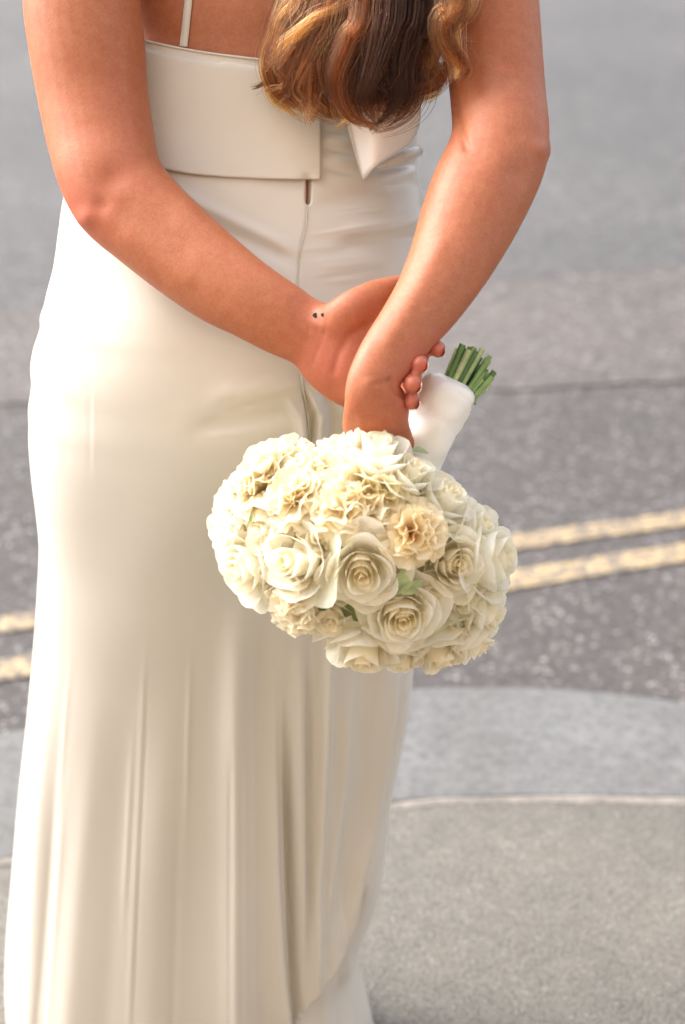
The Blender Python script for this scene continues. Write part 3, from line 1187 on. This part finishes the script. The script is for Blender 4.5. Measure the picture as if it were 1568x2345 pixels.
# fingernails on the outside of each curled fingertip
for Pv, rr in tips:
    d = (Pv[-1] - Pv[-2]).normalized()
    outw = (RIGHT * 0.90 + Vector((0, 0, -0.35)))
    outw = (outw - d * outw.dot(d)).normalized()
    sidev = d.cross(outw).normalized()
    r_ = rr[-1]
    for nm, v0, v1, mt in (('fingernail', -0.9, 0.95, M_NAIL), ('fingernail_tip', 0.95, 1.2, M_NAILTIP)):
        V, F = [], []
        for i in range(7):
            v = lerp(v0, v1, i / 6)
            for j in range(7):
                a = lerp(-0.72, 0.72, j / 6) * (0.95 if v < 0.9 else 0.95 - (v - 0.9) * 0.5)
                rad = r_ * 1.04 * (1 - 0.06 * max(0, v) ** 2)
                V.append(Pv[-1] + d * (v * r_) + outw * (math.cos(a) * rad) + sidev * (math.sin(a) * rad))
        for i in range(6):
            for j in range(6):
                k = i * 7 + j
                F.append((k, k + 1, k + 8, k + 7))
        o = sub(mesh_obj(nm, V, F, mt), body)
        s_ = o.modifiers.new('thick', 'SOLIDIFY')
        s_.thickness = 0.0006

# shoulder strap of the dress, lying on the skin of the back
ribbon_on([(420, 106), (424, 70), (428, 30), (433, -20), (440, -90), (452, -170)], 18, 0.0015, 'shoulder_strap', M_DRESS, dress, 8, on_body, 0.0015)

# ------------------------------------------------------------------ hair
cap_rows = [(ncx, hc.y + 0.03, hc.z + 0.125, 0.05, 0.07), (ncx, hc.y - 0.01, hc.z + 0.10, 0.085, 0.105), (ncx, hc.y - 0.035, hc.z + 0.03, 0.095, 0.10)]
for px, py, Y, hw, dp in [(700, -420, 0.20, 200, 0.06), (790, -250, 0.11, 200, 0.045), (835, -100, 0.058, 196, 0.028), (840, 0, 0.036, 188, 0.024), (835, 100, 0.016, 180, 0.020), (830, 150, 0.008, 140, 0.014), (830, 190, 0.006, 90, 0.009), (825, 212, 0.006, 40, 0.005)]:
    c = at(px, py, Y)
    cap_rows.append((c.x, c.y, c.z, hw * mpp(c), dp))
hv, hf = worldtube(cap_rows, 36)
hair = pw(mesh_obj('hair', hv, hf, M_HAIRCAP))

# lock guides: pixel polyline with depth, width at start / middle / end (px), strands, shade
GUIDES = [
    ([(700, -380), (675, -60), (640, 60), (613, 130), (610, 178), (628, 226), (668, 256), (708, 276)], 0.022, (40, 16, 8), 260, 2),
    ([(730, -380), (705, -50), (655, 60), (624, 150), (642, 208), (690, 240), (722, 246), (716, 278)], 0.018, (40, 22, 10), 300, 1),
    ([(690, -380), (650, -40), (620, 110), (612, 180), (594, 194), (574, 204)], 0.024, (25, 8, 6), 70, 0),
    ([(760, -380), (740, -20), (690, 80), (660, 150), (668, 200), (700, 236), (714, 282)], 0.010, (50, 34, 12), 340, 1),
    ([(790, -380), (790, 0), (760, 90), (735, 160), (712, 225), (704, 284)], -0.004, (50, 28, 10), 300, 2),
    ([(800, -380), (780, -20), (740, 90), (720, 160), (735, 220), (775, 250)], 0.006, (60, 44, 18), 360, 0),
    ([(845, -380), (830, 0), (800, 100), (785, 180), (768, 240), (738, 262)], -0.002, (50, 34, 12), 320, 1),
    ([(870, -380), (845, 10), (800, 95), (770, 185), (798, 262), (866, 298)], -0.026, (46, 26, 10), 300, 1),
    ([(905, -380), (880, 0), (850, 90), (846, 160), (882, 198), (940, 206), (998, 190), (1030, 150)], -0.014, (50, 24, 10), 340, 1),
    ([(900, -380), (890, 0), (870, 100), (850, 180), (834, 245), (866, 296)], -0.020, (70, 60, 20), 480, 0),
    ([(950, -380), (950, 0), (930, 80), (915, 160), (922, 222), (892, 268), (846, 298)], -0.020, (60, 46, 14), 420, 0),
    ([(980, -380), (985, -10), (955, 70), (935, 150), (945, 205), (925, 248), (880, 276)], -0.006, (50, 34, 10), 340, 1),
    ([(1000, -380), (1020, -30), (1000, 50), (965, 120), (950, 185), (938, 242)], -0.002, (46, 28, 12), 320, 1),
    ([(1030, -380), (1062, -30), (1036, 40), (1040, 110), (1046, 160), (1034, 192)], -0.042, (34, 13, 7), 240, 2),
    ([(1010, -380), (1040, -10), (1015, 50), (1020, 100), (1052, 140), (1062, 160), (1042, 182)], -0.042, (40, 20, 10), 260, 1),
    ([(985, -380), (1005, 0), (985, 80), (975, 140), (998, 178), (985, 214), (955, 236)], -0.010, (40, 22, 9), 280, 2),
    ([(740, -380), (720, -90), (690, 0), (645, 45), (622, 110)], 0.012, (30, 22, 8), 220, 2),
    ([(870, -380), (850, -40), (790, 20), (720, 50), (650, 100), (618, 150)], -0.010, (30, 20, 8), 240, 2),
    ([(820, -380), (820, 0), (812, 120), (840, 200), (880, 240), (920, 235)], -0.010, (40, 26, 9), 260, 1),
    ([(930, -380), (925, 0), (905, 90), (880, 150), (830, 205), (795, 265), (772, 290)], -0.016, (40, 20, 8), 260, 2),
    ([(880, -380), (900, 0), (920, 110), (950, 170), (1000, 172), (1036, 140)], -0.008, (40, 22, 8), 240, 1),
    ([(960, -380), (975, 20), (1010, 90), (1030, 130), (1010, 172), (985, 196)], -0.004, (30, 18, 8), 220, 1),
    ([(770, -380), (760, 0), (720, 110), (690, 190), (730, 240), (765, 262), (800, 268)], -0.006, (40, 24, 9), 260, 1),
]


def strands(name, guides, mat, par, fly=0.0):
    """one lock of hair strands as a curves object"""
    pos, rad, sizes, shades = [], [], [], []
    for (pl, Y, (w0, w1, w2), cnt, _) in guides:
        m = len(pl)
        rows = []
        for i, (x, y) in enumerate(pl):
            # hair follows the slope of the back: further away towards the shoulders
            yy = Y + (0.000175 * max(0, 60 - y) if y < 60 else -0.00010 * (y - 60))
            rows.append((x, y, yy))
        S = spline(rows, 6)
        L = len(S)
        ts = np.linspace(0, 1, L)
        ncl = max(2, min(22, cnt // 14))
        clumps = []
        for c_ in range(ncl):
            a, rr_ = random.uniform(0, math.tau), math.sqrt(random.random())
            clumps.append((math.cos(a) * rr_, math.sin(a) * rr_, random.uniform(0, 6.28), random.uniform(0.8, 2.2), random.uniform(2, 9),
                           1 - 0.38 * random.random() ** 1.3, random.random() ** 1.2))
        for s in range(cnt):
            cx_, cy_, ph, fr, am, endf, shv = clumps[s % ncl]
            a, rr_ = random.uniform(0, math.tau), math.sqrt(random.random())
            ox, oy = math.cos(a) * rr_, math.sin(a) * rr_
            wild = random.random() < 0.14
            ph2, fr2 = random.uniform(0, 6.28), random.uniform(0.7, 2.0)
            end = max(6, int(L * min(1.0, endf * random.uniform(0.90, 1.06))))
            k = 0
            for i in range(end):
                t = ts[i]
                te = i / max(1, end - 1)
                w = np.interp(t, [0, 0.6, 1.0], [w0, w1, w2 * 0.8])
                cw = w * (0.60 - 0.46 * te ** 2) * (2.2 if wild else 1.0)
                stray = fly * te * te * (26 if wild else 5)
                tx = S[min(i + 1, L - 1)] - S[max(i - 1, 0)]
                tl = math.hypot(tx[0], tx[1]) + 1e-6
                nx, ny = -tx[1] / tl, tx[0] / tl
                q_ = cx_ * w * 0.85 + ox * cw + am * math.sin(ph + fr * t * 6.28) * t + 1.2 * math.sin(ph2 + fr2 * t * 6.28) + stray * ox
                px_, py_ = S[i][0] + nx * q_, S[i][1] + ny * q_
                p_ = at(px_, py_, S[i][2] + (cy_ * w * 0.85 + oy * cw) * 0.00030)
                pos.append(p_)
                rad.append(lerp(0.00022, 0.00008, te ** 3) * (0.8 + 0.4 * rr_))
                k += 1
            sizes.append(k)
            shades.append(shv)
    hcv = bpy.data.hair_curves.new(name)
    hcv.add_curves(sizes)
    hcv.position_data.foreach_set('vector', np.array([tuple(p_) for p_ in pos], np.float32).ravel())
    ra = hcv.attributes.get('radius') or hcv.attributes.new('radius', 'FLOAT', 'POINT')
    ra.data.foreach_set('value', np.array(rad, np.float32))
    sa = hcv.attributes.new('shade', 'FLOAT', 'CURVE')
    sa.data.foreach_set('value', np.array(shades, np.float32))
    hcv.materials.append(mat)
    o = bpy.data.objects.new(name, hcv)
    COL.objects.link(o)
    return sub(o, par)


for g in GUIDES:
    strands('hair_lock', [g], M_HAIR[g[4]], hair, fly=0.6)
fly = []
for k in range(26):
    x0 = random.uniform(640, 1050)
    pl = [(x0, -200), (x0 + random.uniform(-15, 15), 0), (x0 + random.uniform(-40, 40), 90), (x0 + random.uniform(-45, 45), 170 + random.uniform(-20, 40))]
    fly.append((pl, -0.015, (8, 10, 14), 3, 2))
fly.append(([(1035, -60), (1050, 70), (1090, 120), (1127, 182)], -0.03, (2, 3, 2), 2, 2))
fly.append(([(1040, -60), (1052, 60), (1075, 90), (1100, 110)], -0.03, (3, 6, 8), 5, 2))
wisps = []
for (x0, y0, x1, y1) in [(640, 190, 600, 214), (655, 215, 628, 236), (690, 235, 668, 262), (705, 240, 700, 292), (720, 238, 716, 282), (740, 235, 748, 276), (765, 238, 776, 282), (790, 245, 806, 292),
                         (815, 250, 836, 300), (840, 250, 868, 304), (865, 250, 884, 292), (890, 235, 904, 276), (915, 220, 934, 258), (940, 205, 958, 240), (965, 190, 976, 226), (990, 180, 1004, 214),
                         (1015, 160, 1030, 200), (1030, 140, 1052, 188), (1040, 110, 1066, 160), (1042, 70, 1074, 112), (620, 150, 596, 168)]:
    for rep_ in range(2):
        jx, jy = random.uniform(-12, 12), random.uniform(-10, 8)
        bend = random.uniform(-14, 14)
        wisps.append(([(x0 + (x0 - x1) * 0.8 + jx, y0 - 90 + jy), (x0 + jx - bend * 0.4, y0 - 35 + jy), (x0 + jx + bend, y0 + jy), (x1 + jx * 0.6, y1 + jy)], -0.034 if x0 > 1000 else -0.020, (10, 9, 5), 12, 1))
strands('hair_lock', wisps, M_HAIR[1], hair, fly=0.5)
strands('stray_hairs', fly, M_HAIR[2], hair, fly=0.3)

# ------------------------------------------------------------------ the bouquet
BC = at(830, 1262, -0.232)
bs = mpp(BC)
AX, AZ, AY = 345 * bs, 283 * bs, 0.112
TOCAM = -FWD
bouquet = empty('bouquet', BC)
thing(bouquet, 'round bouquet of white roses and cream carnations with ribbon wrapped stems, held upside down', 'bouquet')


def pb(o, par=None):
    if par is None:
        o.parent = bouquet
        o.matrix_parent_inverse = Matrix.Translation(bouquet.location).inverted()
    else:
        o.parent = par
    return o


def dome(px, py, shrink):
    dx, dy = (px - 830) / 345.0, -(py - 1262) / 283.0
    rr_ = math.hypot(dx, dy)
    if rr_ > 0.97:
        dx, dy = dx / rr_ * 0.97, dy / rr_ * 0.97
        rr_ = 0.97
    nz = math.sqrt(1 - rr_ * rr_)
    p_ = CAM + ray(px, py) * ((BC - CAM).dot(FWD) - nz * AY * shrink)
    n_ = (RIGHT * dx * 1.0 + UP * dy * 1.0 + TOCAM * (nz * 0.95)).normalized()
    return p_, n_


def frame(n_, roll=0.0):
    ax = n_.cross(Vector((0.1, 0.2, 1))).normalized()
    ay = n_.cross(ax)
    return Matrix((ax, ay, n_)).transposed() @ Matrix.Rotation(roll, 3, 'Z')


def set_tint(me, cols):
    c = me.color_attributes.new('tint', 'FLOAT_COLOR', 'POINT')
    a_ = np.ones((len(cols), 4), np.float32)
    a_[:, :3] = cols
    c.data.foreach_set('color', a_.ravel())


def rose_petal(Rr, rt, zt, w, phi, flare, cup, rng):
    """one petal: rim radius rt, rim height zt, half angle w, outward roll of the rim, cup 0 = bud wall .. 1 = open bowl"""
    nu, nv = 13, 11
    U, Vv = np.meshgrid(np.linspace(-1, 1, nu), np.linspace(0, 1, nv))
    rt = rt * Rr * rng.uniform(0.95, 1.06)
    zb = -0.62 * Rr
    zt = zt * Rr + Rr * rng.uniform(-0.035, 0.035)
    edge = np.abs(U) ** 2.4
    ang = phi + U * w * (0.30 + 0.70 * Vv ** 0.55)
    vv = Vv * (1 - (0.10 + 0.20 * cup) * edge)
    wall = np.clip(vv * 2.2, 0, 1) ** 0.6 * (1 - 0.10 * Vv)
    bowl = np.sin(vv * math.pi / 2 * 0.92) ** 0.95
    r_ = rt * (wall * (1 - cup) + bowl * cup) + 0.02 * Rr
    z = zb + (zt - zb) * (vv ** 1.0 * (1 - cup) + vv ** 1.7 * cup)
    r_ = r_ * (1 + 0.085 * U * (1 if rng.random() < 0.8 else -1))
    s = np.clip((Vv - 0.60) / 0.40, 0, 1) ** 1.8
    point = 0.65 + 0.75 * np.exp(-((U - rng.uniform(-0.2, 0.2)) / 0.42) ** 2)
    fl = flare * Rr * rng.uniform(0.7, 1.35)
    r_ = r_ + fl * s * point
    z = z - fl * s * 0.75 * cup * point
    q1, q2 = rng.uniform(2.5, 5), rng.uniform(0, 6)
    rip = Rr * (0.008 + 0.028 * cup) * Vv ** 2 * (np.sin(U * q1 + q2) + 0.4 * np.sin(U * 9 + q2 * 2))
    r_ = r_ + rip
    z = z + rip * 0.8
    # a slight lean of the whole petal
    z = z + rng.uniform(-0.05, 0.05) * Rr * Vv * U
    Vx = np.stack([r_ * np.cos(ang), r_ * np.sin(ang), z], -1).reshape(-1, 3)
    F = [(j * nu + i, j * nu + i + 1, (j + 1) * nu + i + 1, (j + 1) * nu + i) for j in range(nv - 1) for i in range(nu - 1)]
    return Vx, F, Vv.ravel()


def rose(px, py, rpx, n_pet, warm=0.0, nrm=None, shrink=0.86, tight=0.0, squash=1.0, name='rose'):
    p_, n_ = dome(px, py, shrink)
    if nrm is not None:
        n_ = (n_ * (1 - nrm[1]) + (RIGHT * nrm[0][0] + UP * nrm[0][1] + TOCAM * nrm[0][2]).normalized() * nrm[1]).normalized()
    Rr = rpx * mpp(p_)
    rng = np.random.default_rng(int(px * 7 + py * 13))
    M = frame(n_, rng.uniform(0, 6))
    root = None
    core = None
    whorls = []
    nc = max(5, int(n_pet * 0.42))
    ph0 = rng.uniform(0, 6.28)
    opn = rng.uniform(0.82, 1.30)
    sqx, sqy = rng.uniform(0.90, 1.10), rng.uniform(0.90, 1.10)
    low = rng.uniform(0, 6.28)
    for i in range(nc):
        f_ = i / max(1, nc - 1)
        whorls.append((lerp(0.045, 0.36, f_ ** 1.1) * opn, lerp(0.36, 0.33, f_) + 0.04 * rng.random(), lerp(1.9, 1.15, f_), ph0 + i * 2.399, lerp(0.015, 0.05, f_), 0.25 * f_, f_ * 0.35))
    rest = n_pet - nc
    for k, (rt, zt, w, fl_, cp, tt_) in enumerate([(0.52, 0.27, 1.02, 0.08, 0.65, 0.55), (0.70, 0.16, 0.92, 0.12, 0.85, 0.75), (0.88, 0.0, 0.84, 0.18, 1.0, 1.0)]):
        m = rest // 3 + (1 if k < rest % 3 else 0)
        for j in range(m):
            whorls.append((rt + 0.05 * (j / m), zt - 0.05 * (j / m), w * rng.uniform(0.9, 1.12), ph0 + k * 0.7 + j * math.tau / m + rng.uniform(-0.22, 0.22), fl_, cp, tt_))
    for i, (rt, zt, w, phi, fl_, cp, t) in enumerate(whorls):
        Vx, F, vv = rose_petal(Rr, rt, zt, w, phi, fl_, cp, rng)
        an_ = np.arctan2(Vx[:, 1], Vx[:, 0])
        wob = 1 + 0.05 * np.sin(2 * an_ + low) + 0.035 * np.sin(3 * an_ + 2 * low)
        Vx = Vx * np.stack([sqx * wob, sqy * wob, np.ones_like(wob)], -1)
        W = [p_ + M @ Vector(v) for v in Vx]
        lip = np.array([0.96, 0.935, 0.855])
        base = np.array([0.95, 0.88, 0.60]) if warm < 0.5 else np.array([0.86, 0.70, 0.36])
        inner_ = lerp(np.array([0.96, 0.90, 0.72]), lip, min(1, t * 1.8))
        inner_ = lerp(inner_, np.array([0.88, 0.74, 0.48]), warm * (1 - t * 0.6))
        cols = base[None] + (inner_ - base)[None] * np.clip(vv * 1.8, 0, 1)[:, None]
        if t > 0.9 and rng.random() < 0.3:
            cols = cols * np.array([0.97, 1.0, 0.92])[None]
        if root is None:
            # heart of the flower carries the flower object
            root = pb(mesh_obj(name, W, F, M_PETAL))
            set_tint(root.data, cols)
        else:
            o = pb(mesh_obj('petal', W, F, M_PETAL), root)
            set_tint(o.data, cols)
            o.matrix_parent_inverse = Matrix.Identity(4)
            o.matrix_parent_inverse = (Matrix.Translation(bouquet.location) @ root.matrix_parent_inverse).inverted()
    return root


def carnation(px, py, rpx, n_pet, warm, shrink=0.9, nrm=None, name='carnation', serr=1.0):
    p_, n_ = dome(px, py, shrink)
    if nrm is not None:
        n_ = (n_ * (1 - nrm[1]) + (RIGHT * nrm[0][0] + UP * nrm[0][1] + TOCAM * nrm[0][2]).normalized() * nrm[1]).normalized()
    Rr = rpx * mpp(p_)
    rng = np.random.default_rng(int(px * 3 + py * 17))
    M = frame(n_, rng.uniform(0, 6))
    VV, FF, CC = [], [], []
    nu, nv = 17, 7
    for i in range(n_pet):
        t = i / (n_pet - 1)
        al0 = lerp(0.05, 1.25, t ** 0.8) + rng.uniform(-0.15, 0.15)
        phi = i * 2.399 + rng.uniform(-0.3, 0.3)
        L = Rr * lerp(0.95, 1.18, t) * rng.uniform(0.85, 1.1)
        U, Vv = np.meshgrid(np.linspace(-1, 1, nu), np.linspace(0, 1, nv))
        jag = 1 + serr * 0.022 * rng.standard_normal(nu)[None, :] * (Vv > 0.9) - 0.16 * U ** 4 * Vv
        al = al0 + Vv ** 2 * (0.55 * t + 0.1) * rng.uniform(0.5, 1.4)
        rad = Vv * L * jag
        wd = Rr * (0.07 + 0.54 * Vv ** 0.9) * rng.uniform(0.8, 1.15)
        k1, k2 = rng.uniform(2.4, 4.6), rng.uniform(6, 9)
        ruf = Rr * 0.155 * Vv ** 1.8 * (np.sin(U * k1 + rng.uniform(0, 6)) + 0.5 * np.sin(U * k2 + rng.uniform(0, 6)))
        ao = rng.uniform(-0.1, 0.1)
        rr_ = rad * np.sin(al) + ruf * np.cos(al)
        zz = rad * np.cos(al) - ruf * np.sin(al) - 0.55 * Rr
        sx = U * wd
        X = rr_ * math.cos(phi) - sx * math.sin(phi + ao)
        Y_ = rr_ * math.sin(phi) + sx * math.cos(phi + ao)
        o0 = len(VV)
        for v in np.stack([X, Y_, zz], -1).reshape(-1, 3):
            VV.append(p_ + M @ Vector(v))
        FF += [(o0 + j * nu + a_, o0 + j * nu + a_ + 1, o0 + (j + 1) * nu + a_ + 1, o0 + (j + 1) * nu + a_) for j in range(nv - 1) for a_ in range(nu - 1)]
        lip = lerp(np.array([0.96, 0.92, 0.80]), np.array([0.96, 0.85, 0.60]), warm * (1 - 0.5 * t))
        base = lerp(np.array([0.95, 0.82, 0.48]), np.array([0.93, 0.62, 0.26]), warm ** 1.5)
        f_ = np.clip(Vv.ravel() * 1.25, 0, 1) ** 1.5
        CC.append(base[None] + (lip - base)[None] * f_[:, None])
    o = pb(mesh_obj(name, VV, FF, M_PETAL))
    set_tint(o.data, np.vstack(CC))
    return o


# added pale filler core: closes see-through gaps and keeps them bright
bm = bmesh.new()
bmesh.ops.create_icosphere(bm, subdivisions=4, radius=1.0)
Vh = [BC + RIGHT * (v.co.x * AX * 0.66) + UP * (v.co.z * AZ * 0.66) + TOCAM * (-v.co.y * AY * 0.60) for v in bm.verts]
Fh = [[v.index for v in f.verts] for f in bm.faces]
bm.free()
pb(mesh_obj('filler_core', Vh, Fh, M_CALYX))

ROSES = [  # px, py, r, petals, warm, (direction, blend), depth
    (668, 1284, 108, 25, 0.1, ((-0.75, 0.0, 0.75), 0.75), 0.92),
    (828, 1314, 94, 23, 0.2, ((0.0, -0.45, 0.9), 0.75), 0.98),
    (1042, 1290, 90, 22, 0.3, ((0.30, -0.1, 0.9), 0.75), 0.92),
    (922, 1412, 100, 24, 0.2, ((-0.05, -0.35, 0.9), 0.75), 0.94),
    (552, 1302, 86, 18, 0.2, ((-0.6, -0.4, 0.6), 0.5), 0.84),
    (1126, 1280, 114, 20, 0.0, ((1, 0.1, 0.3), 0.7), 0.70),
    (1114, 1400, 92, 18, 0.0, ((0.9, -0.4, 0.4), 0.6), 0.70),
    (834, 1492, 100, 18, 0.2, ((-0.1, -1, 0.45), 0.6), 0.80),
    (1004, 1490, 102, 18, 0.3, ((0.3, -1, 0.3), 0.6), 0.76),
    (862, 1032, 100, 22, 0.0, ((0.1, 1, 0.45), 0.6), 1.25),
    (945, 1082, 78, 18, 0.0, ((0.5, 0.9, 0.4), 0.6), 1.10),
    (1020, 1138, 90, 20, 0.0, ((0.7, 0.7, 0.5), 0.6), 0.90),
    (512, 1208, 76, 16, 0.2, ((-1, 0.1, 0.4), 0.6), 0.78),
    (1098, 1205, 70, 16, 0.0, ((0.9, 0.5, 0.4), 0.6), 0.70),
    (760, 1420, 56, 12, 0.3, ((-0.1, -0.7, 0.8), 0.5), 0.80),
    (1092, 1470, 74, 16, 0.1, ((0.8, -0.7, 0.3), 0.6), 0.60),
    (985, 1355, 60, 14, 0.1, None, 0.78),
    (922, 1508, 74, 16, 0.2, ((0.1, -1, 0.3), 0.6), 0.66),
    (1065, 1370, 62, 15, 0.1, None, 0.76),
    (760, 1340, 60, 14, 0.2, None, 0.80),
    (600, 1220, 62, 14, 0.2, None, 0.84),
    (730, 1228, 54, 14, 0.3, None, 0.90),
    (900, 1300, 50, 14, 0.2, None, 0.84),
    (640, 1360, 60, 14, 0.2, ((-0.5, -0.7, 0.6), 0.5), 0.80),
    (772, 1026, 72, 14, 0.1, ((-0.2, 1.0, 0.4), 0.6), 0.95),
]
for a_ in ROSES:
    rose(a_[0], a_[1], a_[2] * 1.07, a_[3], a_[4], a_[5], a_[6])
CARN = [  # px, py, r, petals, warm, depth, direction
    (592, 1092, 104, 60, 0.40, 0.90, None),
    (668, 1130, 82, 50, 0.50, 0.94, None),
    (842, 1112, 110, 66, 0.52, 0.92, None),
    (782, 1165, 72, 42, 0.55, 1.00, None),
    (950, 1218, 74, 42, 0.85, 1.02, ((0.1, 0.1, 1), 0.5)),
    (678, 1408, 66, 36, 0.20, 0.86, ((-0.2, -0.6, 0.8), 0.5)),
    (530, 1148, 72, 30, 0.22, 0.80, ((-0.9, 0.2, 0.5), 0.4)),
    (644, 1046, 74, 30, 0.25, 0.84, ((-0.3, 0.9, 0.4), 0.4)),
    (722, 1062, 68, 30, 0.30, 0.88, ((0.0, 1.0, 0.5), 0.4)),
]
for a_ in CARN:
    carnation(a_[0], a_[1], a_[2] * 1.05, a_[3], a_[4], a_[5], a_[6])
rose(729, 1168, 26, 14, 1.0, ((0, 0, 1), 0.5), 1.04, name='spray_rose')

# leaves showing in the gaps
def leaf(px, py, L, wd, ang, mat, shrink=0.98):
    p_, n_ = dome(px, py, shrink)
    s = mpp(p_)
    M = frame(n_)
    dx = RIGHT * math.cos(ang) + UP * math.sin(ang)
    dx = (dx - n_ * dx.dot(n_)).normalized()
    dy = n_.cross(dx)
    V, F = [], []
    for i in range(9):
        u = i / 8
        w = wd * s * math.sin(math.pi * min(1, u * 0.96 + 0.02)) ** 0.8
        for j in (-1, -0.5, 0, 0.5, 1):
            V.append(p_ + dx * ((u - 0.5) * L * s) + dy * (j * w) + n_ * (abs(j) * w * 0.35 - 0.2 * L * s * (u - 0.5) ** 2))
    for i in range(8):
        for j in range(4):
            k = i * 5 + j
            F.append((k, k + 1, k + 6, k + 5))
    return pb(mesh_obj('leaf', V, F, mat))


for a_ in [(922, 1328, 80, 22, 1.2, M_CALYX, 0.92), (940, 1345, 60, 16, 0.4, M_CALYX, 0.93), (742, 1384, 46, 13, 0.9, M_LEAF, 0.88), (790, 1243, 40, 10, 0.8, M_CALYX, 0.95),
           (962, 1034, 50, 14, 0.6, M_CALYX, 0.98), (1002, 1420, 60, 16, 1.3, M_CALYX, 0.90), (1000, 1185, 50, 12, -0.5, M_CALYX, 0.95), (576, 1192, 30, 10, 1.0, M_CALYX, 0.96)]:
    leaf(*a_)

# ribbon handle
h0, h1 = at(922, 1115, -0.215), at(1036, 868, -0.182)
hs_ = [(0.0, 0.022), (0.2, 0.0235), (0.4, 0.025), (0.6, 0.0262), (0.8, 0.0268), (0.90, 0.0258), (0.96, 0.0222), (1.0, 0.014)]
S = spline([(a_, r_) for a_, r_ in hs_], 8)
ns = 56
V, F = [], []
ax = (h1 - h0).normalized()
e1 = ax.cross(TOCAM).normalized()
e2 = ax.cross(e1).normalized()
for i, (a_, r_) in enumerate(S):
    c = h0.lerp(h1, a_)
    for k in range(ns):
        th = math.tau * k / ns
        spiral = a_ * 22 + th * 1.0
        f_ = 0.0011 * (abs(math.sin(spiral * 0.5)) ** 0.5 - 0.5) + 0.0009 * math.sin(3 * th + a_ * 9) + 0.0005 * math.sin(5 * th - a_ * 17)
        f_ += 0.0007 * math.exp(-((a_ - 0.80) / 0.05) ** 2) * math.sin(th * 2 + 1.0) - 0.0006 * math.exp(-((a_ - 0.70 - 0.05 * math.sin(th)) / 0.025) ** 2)
        V.append(c + (e1 * math.cos(th) + e2 * math.sin(th)) * (r_ + f_))
for i in range(len(S) - 1):
    for k in range(ns):
        k2 = (k + 1) % ns
        F.append((i * ns + k, i * ns + k2, (i + 1) * ns + k2, (i + 1) * ns + k))
F.append(tuple((len(S) - 1) * ns + k for k in range(ns)))
pb(mesh_obj('ribbon_wrap', V, F, M_RIBBON))

# stems coming out of the wrap, each cut square
tipspx = [(1066, 796), (1080, 790), (1093, 797), (1103, 808), (1098, 826), (1112, 832), (1118, 848), (1130, 856), (1122, 872), (1110, 886), (1100, 902), (1090, 916), (1085, 812), (1072, 812), (1106, 862), (1092, 850), (1046, 806), (1060, 788), (1086, 796), (1114, 842), (1126, 864), (1104, 894), (1098, 812), (1075, 800)]
poly = [(1048, 800), (1068, 788), (1098, 796), (1118, 828), (1133, 855), (1118, 884), (1094, 916), (1080, 880), (1070, 830)]
rs_ = random.Random(5)
for k in range(20):
    a_, b_, c_ = rs_.sample(poly, 3)
    u_, v_ = rs_.random(), rs_.random()
    if u_ + v_ > 1:
        u_, v_ = 1 - u_, 1 - v_
    tipspx.append((a_[0] + (b_[0] - a_[0]) * u_ + (c_[0] - a_[0]) * v_, a_[1] + (b_[1] - a_[1]) * u_ + (c_[1] - a_[1]) * v_))
for k, (tx, ty) in enumerate(tipspx):
    tip = at(tx, ty, -0.172 + 0.010 * math.sin(k * 2.1))
    rel = tip - (h1 + ax * 0.028)
    off = rel - ax * rel.dot(ax)
    base = h1 - ax * 0.014 + off * 0.70
    r_ = random.uniform(0.0022, 0.0034)
    tip = tip + ax * random.uniform(-0.004, 0.006)
    v1, f1 = loft([(base, r_, r_), (base.lerp(tip, 0.5), r_ * 0.98, r_ * 0.98), (tip, r_ * 1.02, r_ * 1.02)], 10)
    st = pb(mesh_obj('stem', v1, f1[:-2], M_STEM))
    cdir = (tip - base).normalized()
    a1 = cdir.cross(Vector((0.2, 1, 0.1))).normalized()
    a2 = cdir.cross(a1)
    o = mesh_obj('cut_end', [tip + (a1 * math.cos(j * math.tau / 10) + a2 * math.sin(j * math.tau / 10)) * r_ * 1.02 for j in range(10)], [tuple(range(10))], M_CUT, smooth=False)
    o.parent = st
    o.matrix_parent_inverse = (Matrix.Translation(bouquet.location) @ st.matrix_parent_inverse).inverted()

SC.render.engine = 'CYCLES'
SC.cycles.max_bounces = 12
SC.cycles.diffuse_bounces = 7
SC.cycles.sample_clamp_indirect = 3.0
SC.cycles.transmission_bounces = 8
SC.cycles.use_denoising = True
